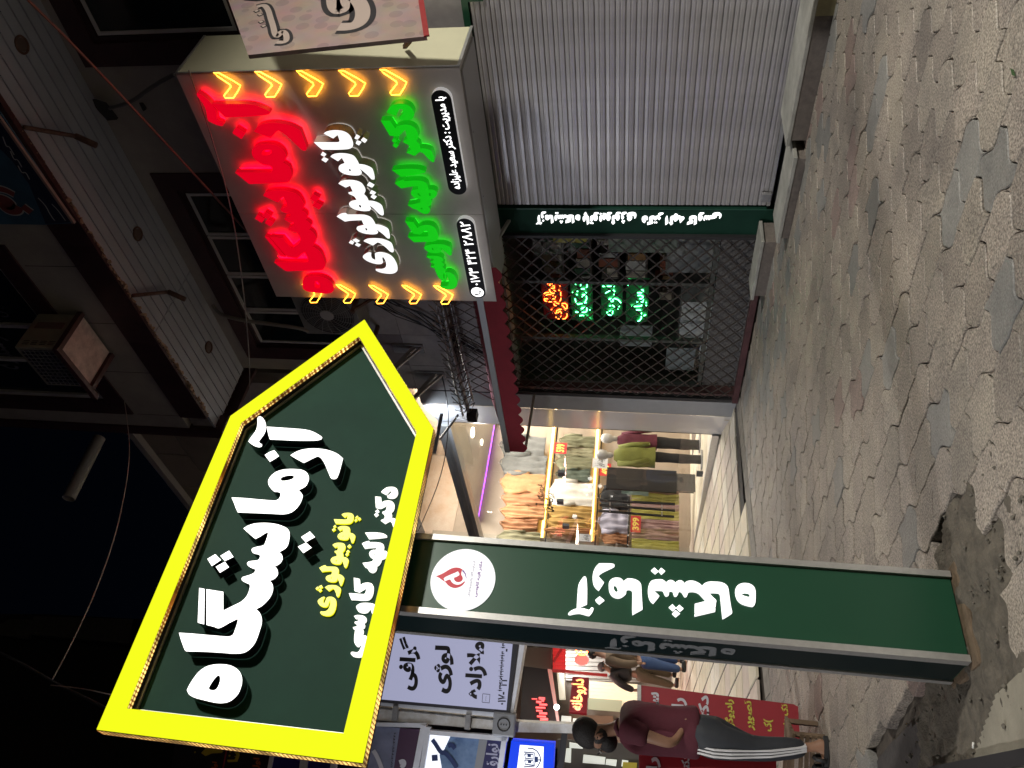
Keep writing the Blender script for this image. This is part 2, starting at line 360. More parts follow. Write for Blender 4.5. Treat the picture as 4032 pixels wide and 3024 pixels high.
tr.build('far_floor_tiles', TM, tp, kind='stuff')
gb = MB(); gb.add([(-1, 8.2, .012), (7.2, 8.62, .012), (7.2, 8.62, .012), (7.2, 15, zp(15)-.001), (-1, 15, zp(15)-.001), (7.2, 40, .259), (-1, 40, .259)], [(0, 1, 3, 4), (4, 3, 5, 6)]); struct('tile_grout', gb, mat('dark_grout', (.05, .045, .04), .9))
kb = MB()
for i in range(12):
    x0 = -.6+i*.66; x1 = x0+.65
    kb.add([(x0, ykerb(x0)-.20, -.05), (x1, ykerb(x1)-.20, -.05), (x1, ykerb(x1), -.05), (x0, ykerb(x0), -.05), (x0, ykerb(x0)-.20, .004), (x1, ykerb(x1)-.20, .004), (x1, ykerb(x1), .022), (x0, ykerb(x0), .022)],
        [(0, 3, 2, 1), (4, 5, 6, 7), (0, 1, 5, 4), (1, 2, 6, 5), (2, 3, 7, 6), (3, 0, 4, 7)])
struct('kerb', kb, mat('kerb_concrete', (.22, .2, .17), .8, var=.3, vscale=7))

# broken ground around the pylon: rough mortar, stones, a sunk trench
def rough_sheet(name, poly, z, amp, sc, m, n=60, kind='structure'):
    xs = [p[0] for p in poly]; ys = [p[1] for p in poly]; x0, x1, y0, y1 = min(xs), max(xs), min(ys), max(ys); b = MB(); idx = {}
    for i in range(n+1):
        for j in range(n+1):
            x = x0+(x1-x0)*i/n; y = y0+(y1-y0)*j/n
            if inside(x, y, poly):
                h = noise.fractal(Vector((x*sc, y*sc, z*9+3)), 0.9, 2.1, 5); idx[(i, j)] = len(b.v); b.v.append((x, y, z+amp*h))
    for i in range(n):
        for j in range(n):
            q = [idx.get(t) for t in ((i, j), (i+1, j), (i+1, j+1), (i, j+1))]
            if None not in q: b.f.append(tuple(q)); b.mi.append(0); b.sm.append(True)
    o = b.build(name, m); o['kind'] = kind; return o
rough_sheet('rubble_ground', [(1.0, 2.3), (1.99, 2.6), (2.02, 3.0), (1.82, 3.45), (1.5, 3.7), (1.36, 3.95), (.9, 4.2), (.6, 3.6), (.9, 2.9)], -.012, .022, 9, mat('rubble_mortar', (.07, .062, .05), .95, col2=(.145, .127, .10), vscale=14, bump=1, bscale=55), 90)
rough_sheet('trench_ground', [(.2, 3.2), (1.15, 3.2), (1.36, 3.75), (1.4, 5.0), (.4, 5.6), (-.3, 5.0)], -.035, .012, 5, mat('shadow_dark_concrete', (.055, .05, .05), .85, var=.3, vscale=7, bump=.5, bscale=40), 60)  # trench floor, with the pylon's shadow painted into its dark colour
rough_sheet('concrete_slab', [(-.6, 1.6), (.95, 1.6), (1.15, 2.5), (1.17, 3.08), (1.0, 3.48), (-.6, 3.6)], -.004, .004, 3, mat('worn_concrete', (.27, .25, .2), .85, var=.22, vscale=3.5, bump=.4, bscale=70), 140)
st = MB(); random.seed(3)
for i in range(110):
    a = random.random(); x = random.uniform(1.0, 2.0); y = random.uniform(2.45, 3.3) if a < .7 else random.uniform(3.3, 4.2)
    if y > 3.3: x = random.uniform(.9, 1.35)
    if 1.27 < x < 1.77 and 3.1 < y < 3.5: continue
    r = random.uniform(.003, .014); vs = []
    for q in ((1, 0, 0), (-1, 0, 0), (0, 1, 0), (0, -1, 0), (0, 0, 1), (0, 0, -1), (.6, .6, .5), (-.6, .6, .4), (.6, -.6, .4), (-.6, -.6, .5)):
        vs.append(Vector((x, y, .0)) + Vector(q)*r*random.uniform(.7, 1.2))
    bm = bmesh.new(); [bm.verts.new(v) for v in vs]; bmesh.ops.convex_hull(bm, input=bm.verts); bm.verts.index_update()
    st.add([v.co.copy() for v in bm.verts], [tuple(v.index for v in f.verts) for f in bm.faces]); bm.free()
tag(st.build('gravel_stones', mat('gravel', (.12, .11, .09), .9, var=.4, vscale=20)), 'loose stones and mortar crumbs scattered round the foot of the pylon', 'gravel', kind='stuff')
# dark drain grate bar at the lower left edge of the view
t = thing('drain_pipe', (.9, 2.6, 0), 'dark flat bar lying on the concrete near the bottom left edge', 'pipe')
b = MB(); a0 = ground(*zz('g7', (1060, 1665))); a1 = ground(*zz('g7', (1560, 1578))); b.beam(a0+(a0-a1)*.6+Vector((0, 0, .01)), a1+(a1-a0)*1.2+Vector((0, 0, .01)), .05, .02); b.build('bar', darkm, t)
b = MB(); c0 = ground(*zz('g7', (1148, 1480))); c1 = ground(*zz('g7', (1144, 1520))); b.tube([c0+Vector((0, 0, .006)), c1+Vector((0, 0, .006))], .004, 8)
tag(b.build('cigarette_butt', mat('paper_white', (.8, .8, .76), .7)), 'white cigarette butt on the concrete below the pylon', 'cigarette butt')
b = MB(); p = ground(*zz('g5', (1978, 465))); b.add([p+Vector(q) for q in ((-.035, 0, .003), (-.01, .010, .006), (.03, .004, .004), (-.005, -.008, .004))], [(0, 3, 2, 1)])
tag(b.build('leaf', mat('leaf_green', (.03, .07, .02), .6)), 'small dark green leaf lying on the brown pavers at the right', 'leaf')
# ------------------------------------------------------------------ letter outlines: (region, points) ; a tuple starting with 'h' is a hole of the letter before it
AZ = [  # the word on the arrow, right to left
 ('R1', [(408,128),(435,140),(465,175),(485,225),(490,285),(475,345),(440,400),(405,445),(398,465),(412,482),(435,495),(437,512),(425,530),(395,535),(345,520),(295,490),(258,458),(280,420),(325,360),(358,310),(370,270),(378,210),(376,160),(390,135)]),
 ('R1', [(497,265),(700,278),(860,290),(960,297),(1060,315),(1130,343),(1200,385),(1224,408),(1215,430),(1160,445),(1000,450),(800,445),(540,433),(520,370)]),
 ('R1', [(595,572),(625,605),(660,650),(600,690),(540,725),(505,680),(472,635),(530,598)]),
 ('R1', [(806,640),(860,605),(940,570),(1040,552),(1150,550),(1260,562),(1360,590),(1430,625),(1495,680),(1470,780),(1445,870),(1420,930),(1395,950),(1350,948),(1325,915),(1290,830),(1250,740),(1210,680),(1170,652),(1120,672),(985,740),(900,695)]),
 ('R1', [(38,1190),(200,1197),(400,1215),(600,1230),(640,1218),(665,1195),(680,1155),(672,1130),(640,1118),(600,1115),(560,1080),(525,1030),(517,985),(525,950),(560,900),(620,855),(700,828),(790,818),(890,820),(960,830),(1010,855),(1040,895),(1050,945),(1035,1000),(1000,1050),(915,1095),(945,1125),(968,1165),(960,1210),(935,1270),(890,1330),(830,1380),(760,1405),(680,1410),(500,1400),(300,1393),(120,1385),(95,1330),(65,1250)]),
 ('hR1', [(680,950),(700,925),(760,907),(820,902),(858,915),(845,940),(800,960),(730,972),(690,970)]),
 ('R2', [(592,268),(640,235),(720,207),(820,195),(920,196),(1020,210),(1100,235),(1160,265),(1188,300),(1197,350),(1190,420),(1175,480),(1140,530),(1060,578),(1090,605),(1105,655),(1090,700),(1060,735),(1000,765),(1030,795),(1045,850),(1030,895),(990,930),(935,953),(965,985),(980,1040),(972,1100),(940,1170),(880,1240),(820,1290),(755,1322),('R3',1250,215),('R3',1280,265),('R3',1295,330),('R3',1290,400),('R3',1270,470),('R3',1235,580),('R3',1200,660),('R3',1150,730),('R3',1080,790),('R3',1000,820),('R3',880,825),('R3',700,812),('R3',500,800),('R3',350,795),('R3',205,792),('R3',178,775),('R3',150,710),('R3',115,610),('R3',90,520),('R3',250,530),('R3',450,548),('R3',650,565),('R3',800,577),('R3',850,565),('R3',880,540),('R3',900,490),('R3',925,420),('R3',945,350),('R3',940,320),('R3',820,380),('R3',680,455),('R3',600,435),('R3',490,408),(108,1300),(108,1060),(220,1078),(330,1095),(330,1340),(460,1275),(560,1225),(620,1170),(655,1110),(675,1040),(672,1000),(640,985),(590,960),(568,935),(575,905),(620,890),(700,865),(740,835),(750,805),(720,792),(680,775),(645,745),(640,720),(660,700),(710,690),(770,685),(800,660),(812,625),(790,608),(750,600),(715,585),(698,550),(710,525),(760,508),(830,495),(865,480),(885,430),(905,370),(915,320),(880,330),(810,375),(750,405),(700,365),(640,312)]),
 ('R2', [(14,1043),(86,1058),('R3',457,400),('R3',363,375)]),
 ('R2', [(120,665),(225,603),(300,680),(180,760)]), ('R2', [(290,625),(405,557),(463,640),(350,695)]), ('R2', [(230,768),(350,702),(403,775),(285,847)]),
 ('R2', [(1345,380),(1460,307),(1528,380),(1405,450)]), ('R2', [(1303,505),(1410,452),(1485,520),(1375,590)]),
 ('R3', [(205,1355),(235,1290),(290,1200),(370,1095),(470,1020),(580,985),(700,977),(820,990),(910,1030),(970,1085),(1000,1150),(1008,1230),(990,1320),(950,1410),(880,1485),(800,1530),(700,1545),(600,1535),(450,1500),(320,1465),(240,1420)]),
 ('hR3', [(670,1140),(688,1165),(685,1230),(660,1300),(625,1345),(580,1358),(535,1345),(525,1320),(555,1265),(600,1200),(645,1150)])]
PA = [
 ('R4', [(468,635),(500,618),(560,607),(620,612),(655,630),(670,660),(668,700),(655,740),(630,770),(590,786),(500,790),(372,785),(355,750),(342,712),(440,715),(540,718),(560,708),(575,650),(520,683),(490,655)]),
 ('R4', [(692,688),(730,650),(748,672),(712,700)]), ('R4', [(735,706),(770,680),(790,705),(755,733)]), ('R4', [(678,735),(705,705),(735,722),(695,755)]),
 ('R4', [(330,835),(365,805),(382,830),(350,855)]), ('R4', [(308,885),(345,858),(372,880),(330,912)]),
 ('R4', [(402,855),(440,832),(500,823),(560,830),(600,850),(608,890),(605,935),(650,945),(690,975),(690,1010),(672,1070),(655,1100),(632,1098),(615,1040),(583,975),(588,1005),(575,1035),(540,1052),(480,1050),(430,1035),(402,1005),(410,970),(440,940),(488,922),(492,870),(440,903)]), ('hR4', [(485,1000),(490,985),(503,985),(500,1003),(490,1008)]),
 ('R4', [(318,1135),(360,1108),(420,1098),(480,1103),(520,1125),(530,1165),(520,1215),(485,1255),(495,1290),(490,1330),(540,1340),(580,1375),(575,1430),(550,1495),(530,1510),(510,1490),(490,1420),(468,1385),(468,1420),(440,1450),(380,1453),(310,1430),(288,1390),(300,1355),(340,1330),(385,1322),(385,1280),(350,1250),(358,1232),(400,1225),(410,1160),(360,1180)]), ('hR4', [(370,1400),(372,1385),(388,1375),(390,1395),(380,1412)]),
 ('R4', [(560,1160),(600,1122),(630,1155),(592,1188)]), ('R4', [(540,1248),(575,1213),(603,1240),(570,1268)]), ('R4', [(528,1290),(560,1262),(588,1285),(548,1318)]),
 ('R5', [(98,60),(160,25),(205,18),(215,38),(300,40),(370,45),(410,70),(420,110),(415,165),(460,175),(505,215),(500,260),(475,330),(460,350),(442,345),(425,290),(393,225),(393,258),(370,285),(320,293),(250,280),(210,250),(205,220),(230,190),(300,170),(310,110),(200,115),(143,125)]), ('hR5', [(287,235),(290,215),(303,208),(305,228),(295,243)]),
 ('R5', [(190,380),(240,350),(310,343),(380,350),(425,375),(452,405),(445,460),(425,520),(405,540),(385,525),(370,470),(340,410),(320,400),(255,440)]),
 ('R5', [(35,400),(75,365),(95,390),(60,425)]), ('R5', [(90,363),(135,342),(158,378),(112,402)]), ('R5', [(80,430),(115,402),(143,425),(105,458)]),
 ('R5', [(190,540),(165,535),(115,560),(80,590),(72,620),(95,665),(150,700),(205,705),(240,680),(262,620),(278,600),(280,640),(265,700),(235,750),(190,775),(120,775),(110,800),(140,830),(210,850),(275,845),(330,805),(365,730),(378,650),(372,590),(345,555),(300,535),(250,537),(220,555),(200,600),(180,645),(160,620),(168,580)])]
DK = [
 ('R4', [(1125,262),(1170,220),(1220,190),(1290,180),(1350,190),(1390,225),(1398,280),(1380,325),(1340,357),(1280,362),(1230,350),(1222,330),(1260,305),(1290,275),(1298,240),(1270,235),(1205,305)]),
 ('R4', [(1025,340),(1118,347),(1130,440),(1170,415),(1240,405),(1300,418),(1335,455),(1340,500),(1325,560),(1283,602),(1300,640),(1290,690),(1340,700),(1380,720),(1395,745),(1385,820),(1365,875),(1340,870),(1315,820),(1295,760),(1262,735),(1187,780),(1115,730),(1180,700),(1180,645),(1140,605),(1148,590),(1200,570),(1215,510),(1222,465),(1175,500),(1110,530),(1035,515)]),
 ('R4', [(1025,580),(1065,550),(1090,580),(1050,605)]), ('R4', [(1007,635),(1045,607),(1078,632),(1035,668)]),
 ('R4', [(857,932),(1000,928),(1090,935),(1160,948),(1215,980),(1215,1000),(1150,1010),(1050,1020),(918,1030)]),
 ('R4', [(805,1110),(860,1085),(922,1067),(932,1090),(1030,1090),(1110,1100),(1150,1120),(1168,1160),(1155,1230),(1200,1235),(1230,1265),(1220,1310),(1170,1355),(1125,1368),(1115,1410),(1080,1460),(1045,1475),(1050,1500),(1035,1550),(1000,1580),(965,1585),(920,1560),(885,1505),(860,1500),(812,1430),(900,1420),(975,1405),(1000,1360),(950,1335),(925,1295),(930,1255),(970,1220),(1035,1215),(1050,1170),(950,1175),(848,1188)]),
 ('hR4', [(998,1285),(1005,1265),(1022,1275),(1025,1315),(1010,1310)]), ('hR4', [(1125,1325),(1128,1290),(1150,1275),(1158,1295),(1140,1320)]), ('hR4', [(935,1490),(972,1485),(955,1518)]),
 ('R5', [(668,222),(765,242),(772,345),(830,312),(900,302),(960,318),(990,360),(992,420),(980,490),(950,550),(900,583),(800,588),(700,582),(625,580),(605,530),(588,475),(700,482),(830,492),(855,480),(870,430),(875,382),(830,410),(757,455),(678,432)]),
 ('R5', [(708,710),(715,680),(760,650),(830,635),(920,638),(1000,655),(1052,700),(1045,760),(1015,855),(985,855),(965,800),(925,705),(915,760),(870,795),(800,795),(740,770)]), ('hR5', [(805,735),(808,705),(825,695),(822,720),(812,742)]),
 ('R5', [(670,855),(710,837),(770,838),(830,850),(868,880),(875,920),(860,950),(830,965),(850,1000),(840,1040),(805,1062),(825,1090),(818,1140),(780,1180),(750,1230),(735,1290),(745,1298),(765,1250),(790,1195),(820,1168),(865,1175),(900,1220),(908,1290),(895,1380),(860,1460),(800,1515),(740,1528),(660,1515),(615,1475),(618,1450),(650,1440),(710,1452),(750,1430),(780,1370),(800,1290),(812,1215),(795,1230),(780,1300),(750,1350),(720,1350),(680,1300),(672,1230),(680,1140),(690,1080),(655,1055),(655,1035),(700,1025),(720,1010),(722,990),(680,965),(685,945),(730,935),(750,910),(745,890),(700,895)])]
PA0 = PY(3.105)
def auv(k, p): return PA0.uv(*zz(k, p))
def word(W_):
    out = []
    for k, pts in W_:
        h = k[0] == 'h'; kk = k[1:] if h else k
        q = [auv(p[0], p[1:]) if len(p) == 3 else auv(kk, p) for p in pts]
        if h: out[-1][1].append(q)
        else: out.append([q, []])
    return out
def rounded(l, it=3):
    o = []; n = len(l); V = [Vector(p) for p in l]
    def sharp(i): v1 = V[i]-V[i-1]; v2 = V[(i+1) % n]-V[i]; return v1.length < 1e-9 or v2.length < 1e-9 or v1.angle(v2) > .85
    for i in range(n):
        p1, p2 = V[i], V[(i+1) % n]; m1 = Vector((0, 0)) if False else ((p2-V[i-1])*.5 if not sharp(i) else (p2-p1)*.6); m2 = (V[(i+2) % n]-p1)*.5 if not sharp((i+1) % n) else (p2-p1)*.6
        L = (p2-p1).length
        if m1.length > L*1.2: m1 = m1.normalized()*L*1.2
        if m2.length > L*1.2: m2 = m2.normalized()*L*1.2
        for k in range(it):
            t = k/it; h1 = 2*t**3-3*t*t+1; h2 = t**3-2*t*t+t; h3 = -2*t**3+3*t*t; h4 = t**3-t*t
            q = p1*h1+m1*h2+p2*h3+m2*h4; o.append((q.x, q.y))
    return o
WAZ, WPA, WDK = ([[rounded(a), [rounded(h) for h in hs_]] for a, hs_ in word(w)] for w in (AZ, PA, DK))
def letters(Wd, P, f, parent, mats, d0, d1, name='letter', back=False):
    for poly, hs_ in Wd:
        b = MB(); b.prism(P, [f(p) for p in poly], [[f(p) for p in h] for h in hs_], d0, d1, 0, 1 if len(mats) > 1 else 0, back); b.build(name, mats, parent)
def fit(P, pairs): return affine([auv(*a) for a, b in pairs], [P.uv(*zz(*b)) for a, b in pairs])

letw = emi('lit_white_acrylic', (1, 1, 1), 1.25); letside = mat('navy_letter_side', (.016, .018, .03), .25, .2)
yel = emi('lit_yellow_acrylic', (.90, .97, .010), 1.0, (.05, .05, .0), .5); yel.node_tree.nodes['Principled BSDF'].inputs['Specular IOR Level'].default_value = .03; yel.node_tree.nodes['Principled BSDF'].inputs['Base Color'].default_value = (.05, .05, .0, 1)
lety = emi('lit_yellow_letter', (.95, .90, .01), 1.0, (.2, .2, 0))
def perforated():
    M = mat('perforated_gold_strip', (.05, .02, .008), .5); t = M.node_tree; b = t.nodes['Principled BSDF']
    g_ = t.nodes.new('ShaderNodeNewGeometry'); n = t.nodes.new('ShaderNodeVectorMath'); n.operation = 'MULTIPLY'; n.inputs[1].default_value = (55, 55, 55)
    w = t.nodes.new('ShaderNodeTexVoronoi'); w.inputs['Scale'].default_value = 1; w.inputs['Randomness'].default_value = .0
    t.links.new(g_.outputs['Position'], n.inputs[0]); t.links.new(n.outputs[0], w.inputs['Vector'])
    r = t.nodes.new('ShaderNodeValToRGB'); r.color_ramp.elements[0].position = .25; r.color_ramp.elements[1].position = .5
    r.color_ramp.elements[0].color = (1, .70, .20, 1); r.color_ramp.elements[1].color = (.16, .05, .006, 1)
    t.links.new(w.outputs['Distance'], r.inputs[0])
    no = t.nodes.new('ShaderNodeTexNoise'); no.inputs['Scale'].default_value = 9; t.links.new(g_.outputs['Position'], no.inputs['Vector'])
    mr = t.nodes.new('ShaderNodeMapRange'); mr.inputs[1].default_value = .4; mr.inputs[2].default_value = .75; mr.inputs[3].default_value = .55; mr.inputs[4].default_value = 3.2; t.links.new(no.outputs['Fac'], mr.inputs[0])
    t.links.new(r.outputs[0], b.inputs['Emission Color']); t.links.new(mr.outputs[0], b.inputs['Emission Strength']); return M
perf = perforated()

# ================================================================== pylon with the arrow
PYL = thing('pylon_sign', (1.52, 3.3, 0), 'tall green pylon sign topped by a large yellow bordered arrow with white Persian letters', 'pylon sign')
b = MB(); b.box(1.40, 1.64, 3.176, 3.40, 2.42, 3.1); b.build('mounting_box', darkm, PYL)
b = MB(); b.box(1.33, 1.71, 3.235, 3.46, .0, 2.42); body = b.build('pylon_body', green, PYL)
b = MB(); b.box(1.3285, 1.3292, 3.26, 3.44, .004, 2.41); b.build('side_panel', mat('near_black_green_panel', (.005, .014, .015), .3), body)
for x0, x1, y0, y1 in ((1.325, 1.353, 3.22, 3.262), (1.685, 1.713, 3.22, 3.262), (1.322, 1.352, 3.44, 3.47), (1.69, 1.715, 3.44, 3.47)):
    b = MB(); b.box(x0, x1, y0, y1, -.002, 2.41); b.build('corner_trim', alu, body)
b = MB(); b.box(1.30, 1.745, 3.165, 3.49, -.06, -.006); bevel(b.build('footing', mat('brown_footing', (.13, .092, .058), .85, var=.35, vscale=8, bump=.8, bscale=45), PYL), .012)
PP = PY(3.235)
c = PP.uv(*zz('lg', (925, 840))); rr = .5*abs(PP.uv(*zz('lg', (925, 330)))[0]-PP.uv(*zz('lg', (925, 1348)))[0]); rz = .5*abs(PP.uv(*zz('lg', (395, 840)))[1]-PP.uv(*zz('lg', (1452, 840)))[1])
ci = MB(); ci.prism(PP, [(c[0]+rr*math.cos(t*math.pi/32), c[1]+rz*math.sin(t*math.pi/32)) for t in range(64)], (), 0, .006); logo = ci.build('logo_disc', emi('lit_white_disc', (1, 1, 1), .96, (.15, .15, .15)), PYL)
def lguv(p): return PP.uv(*zz('lg', p))
def flat(k, P, pts, m, name, parent, d0, d1, holes=()):
    b = MB(); b.prism(P, rounded([P.uv(*zz(k, p)) for p in pts]), [[P.uv(*zz(k, p)) for p in h] for h in holes], d0, d1); return b.build(name, m, parent)
redl = emi('logo_red', (.45, 0, .02), 1.0, (.1, 0, .0)); purl = emi('logo_purple', (.12, .01, .22), 1.0, (.02, .0, .03)); grl = emi('logo_grey', (.28, .26, .34), 1.0, (.05, .05, .05))
flat('lg', PP, [(490,797),(600,750),(700,690),(770,660),(840,655),(890,668),(920,685),(905,720),(900,770),(915,795),(925,830),(910,865),(880,885),(840,890),(800,872),(780,840),(790,815),(820,808),(868,780),(870,755),(845,712),(800,735),(750,755),(640,805),(612,830),(632,882),(690,855),(722,850),(745,890),(790,925),(850,935),(900,918),(950,880),(963,885),(930,930),(880,965),(800,987),(730,970),(680,935),(640,890),(580,850),(540,820)], redl, 'logo_drop', logo, .006, .008)
flat('lg', PP, [(925,690),(950,715),(975,760),(985,830),(978,832),(965,780),(945,740),(915,712)], purl, 'logo_arc', logo, .006, .008)
for s_, p, q, m_, bo in (('آزمایشگاه پاتوبیولوژی', (1155, 545), (1030, 1130), grl, .02), ('دکتر الهه کاوسی', (1270, 560), (1150, 1140), purl, .045)):
    a = lguv(p); d = lguv(q); dv = (a[1]-d[1]) if False else 0
    h = abs(lguv((0, 800))[1]-lguv((58, 800))[1]); vm = (a[1]+d[1])/2-.0
    mb = MB(); text_on(mb, PP, s_, min(a[0], d[0]), max(a[0], d[0]), lguv((p[0]-10, 550))[1]+.0, lguv((p[0]-10, 550))[1]+h, .0085, bo); mb.build('logo_text', m_, logo)
f = fit(PP, [(('R1', (1224, 408)), ('pg', (1108, 288))), (('R1', (1395, 950)), ('pg', (1270, 258))), (('R1', (38, 1190)), ('pg', (1380, 505))), (('R3', (90, 520)), ('pg', (1855, 545))), (('R3', (700, 1545)), ('pg', (2037, 375))), (('R1', (408, 128)), ('pg', (1018, 515))), (('R1', (425, 532)), ('pg', (1148, 487)))])
lp = MB(); lp.box(1.345, 1.349, 3.236, 3.2362, .9, .91); 
letters(WAZ, PP, f, body, [emi('lit_white_pylon_letter', (1, 1, 1), 1.1)], 0, .007)
# dim vinyl word on the narrow dark side
PS = Pl((1.3284, 0, 0), (0, -1, 0), (-1, 0, 0)); vin = mat('grey_vinyl', (.17, .18, .19), .5)
us = [p[0] for w in WAZ for p in w[0]]; vs_ = [p[1] for w in WAZ for p in w[0]]; U0, U1, V0, V1 = min(us), max(us), min(vs_), max(vs_)
zt = PS.uv(*zz('wk', (1095, 240)))[1]; zb = PS.uv(*zz('mn', (1355, 45)))[1]
for poly, hs_ in WAZ:
    ff = lambda p: (-3.435 + (1-(p[1]-V0)/(V1-V0))*.165, zb + (p[0]-U0)/(U1-U0)*(zt-zb))
    b = MB(); b.prism(PS, [ff(p) for p in poly], [[ff(p) for p in h] for h in hs_], 0, .0012); b.build('letter', vin, body)

# arrow
OUT = [(2.965, 2.875), (2.245, 3.418), (.682, 3.392), (.678, 2.288), (2.23, 2.325)]
INN = [(2.838, 2.875), (2.21, 3.345), (.772, 3.305), (.772, 2.388), (2.205, 2.405)]
YF, YB, YPN = 3.10, 3.175, 3.168
b = MB(); P0 = PY(YF); n = 5
for i in range(n):
    j = (i+1) % n; b.add([P0.pt(*OUT[i]), P0.pt(*OUT[j]), P0.pt(*INN[j]), P0.pt(*INN[i])], [(0, 1, 2, 3)])
arrow = MB()
for i in range(n):
    j = (i+1) % n; arrow.add([P0.pt(*OUT[i], -.006), P0.pt(*OUT[j], -.006), P0.pt(*OUT[j], -(YB-YF)), P0.pt(*OUT[i], -(YB-YF))], [(0, 1, 2, 3)])
arrow.add([P0.pt(*q, -(YB-YF)) for q in OUT], [tuple(range(n))])
ARR = arrow.build('arrow_case', darkm, PYL)
bd = b.build('lit_border', yel, ARR); sm_ = bd.modifiers.new('s', 'SOLIDIFY'); sm_.thickness = .006; sm_.offset = 0
b = MB()
for i in range(n):
    j = (i+1) % n
    b.add([P0.pt(*INN[i], -.004), P0.pt(*INN[j], -.004), P0.pt(*INN[j], -.034), P0.pt(*INN[i], -.034)], [(0, 1, 2, 3)])
    e = .0035; dx = Vector(OUT[i])-Vector((1.8, 2.85))
    o1 = Vector(OUT[i])+dx.normalized()*e; o2 = Vector(OUT[j])+(Vector(OUT[j])-Vector((1.8, 2.85))).normalized()*e
    b.add([P0.pt(*o1, -.006), P0.pt(*o2, -.006), P0.pt(*o2, -.055), P0.pt(*o1, -.055)], [(0, 1, 2, 3)])
b.build('perforated_edge', perf, ARR)
b = MB()
for i in range(n):
    j = (i+1) % n; b.add([P0.pt(*INN[i], -.0345), P0.pt(*INN[j], -.0345), P0.pt(*INN[j], -(YPN-YF)), P0.pt(*INN[i], -(YPN-YF))], [(0, 1, 2, 3)])
b.build('inner_wall', darkm, ARR)
b = MB(); b.add([P0.pt(*q, -(YPN-YF)) for q in INN], [tuple(range(n))]); b.build('green_panel', greend, ARR)
b = MB()
for i in range(n):
    j = (i+1) % n; a1 = Vector(INN[i]).lerp(Vector((1.8, 2.85)), .012); a2 = Vector(INN[j]).lerp(Vector((1.8, 2.85)), .012)
    b.beam(P0.pt(*a1, -(YPN-YF)+.006), P0.pt(*a2, -(YPN-YF)+.006), .010, .010)
b.build('panel_bead', alu, ARR)
PL_ = PY(YPN); idf = lambda p: p
PL3 = PY(3.105)
letters(WAZ, PL3, idf, ARR, [letw, letside], -.060, .0)
letters(WPA, PL3, idf, ARR, [lety], -.062, -.052)
letters(WDK, PL3, idf, ARR, [emi('lit_white_small_letter', (1, 1, .93), 1.1)], -.062, -.052)

# ================================================================== sign box on the facade
SB = thing('sign_box', (6.3, 4.6, 2.88), 'big square sign box on the wall with red, white and green letters and chevrons', 'sign')
XB = 6.0; PB = PX(XB)
b = MB(); b.box(XB+.006, 6.66, 3.246, 5.925, 2.895, 5.415); b.build('case', greyp, SB)
b = MB(); b.box(XB, XB+.006, 3.24, 4.752, 2.885, 5.425); b.build('front_panel', greyp, SB)
b = MB(); b.box(XB, XB+.006, 4.758, 5.93, 2.885, 5.425); b.build('front_panel', greyp, SB)
b = MB(); b.box(XB+.0, 6.67, 3.236, 3.2455, 2.885, 5.425); sp_ = b.build('side_panel', cream, SB)
b = MB(); b.box(XB-.004, 6.675, 3.228, 3.236, 2.880, 2.905); b.box(XB-.004, XB+.012, 3.228, 3.236, 2.905, 5.43); b.box(XB+.0, 6.67, 3.228, 3.236, 5.41, 5.43); b.build('edge_trim', alu, SB)
b = MB(); b.box(XB+.05, 6.62, 3.30, 5.87, 2.875, 2.895); b.build('underside_panel', mat('grey_sheet', (.4, .4, .4), .35, .3), SB)
for y in (3.9, 4.6, 5.3):
    for x in (6.08, 6.6):
        b = MB(); b.cyl((x, y, 2.868), (0, 0, 1), .006, .008, 8); b.build('screw', steel, SB)
redm = emi('lit_red_acrylic', (.73, .0, .014), 1.0, (.4, .0, .01)); grm = emi('lit_green_acrylic', (.006, .52, .006), 1.0, (.0, .35, .01)); grs = emi('lit_green_return', (.003, .27, .004), 1.0, (.0, .3, .01))
whs = mat('white_letter_return', (.6, .56, .5), .4)
D = .11
PF = PX(XB-D)
f = fit(PF, [(('R1', (1224, 408)), ('r2', (690, 800))), (('R1', (1395, 950)), ('r2', (915, 1100))), (('R1', (120, 1385)), ('r2', (525, 1350))), (('R3', (700, 1545)), ('r3', (1080, 1020))), (('R3', (192, 798)), ('r3', (800, 865))), (('R1', (408, 128)), ('r2', (125, 668)))])
letters(WAZ, PF, f, SB, [redm, emi('lit_red_return', (.42, .0, .007), 1.0, (.3, 0, .01))], -D+.05, 0)
FR = f
f = fit(PF, [(('R4', (372, 785)), ('r2', (1045, 1085))), (('R4', (560, 607)), ('r2', (1125, 945))), (('R4', (640, 1100)), ('r2', (1415, 1308))), (('R4', (530, 1510)), ('r2', (1490, 1560))), (('R5', (405, 540)), ('r3', (1565, 725))), (('R5', (240, 850)), ('r3', (1530, 882))), (('R5', (72, 620)), ('r3', (1358, 770)))])
letters(WPA, PF, f, SB, [emi('lit_white_box_letter', (1, 1, 1), 1.15), whs], -D+.01, 0)
f = fit(PF, [(('R4', (1290, 180)), ('r2', (1620, 745))), (('R4', (1365, 875)), ('r2', (1850, 1165))), (('R4', (1215, 990)), ('r2', (1790, 1270))), (('R4', (965, 1585)), ('r2', (1790, 1555))), (('R5', (625, 580)), ('r3', (1710, 650))), (('R5', (1000, 855)), ('r3', (1985, 745))), (('R5', (740, 1528)), ('r3', (1985, 995)))])
letters(WDK, PF, f, SB, [grm, grs], -D+.04, 0)
FG = f
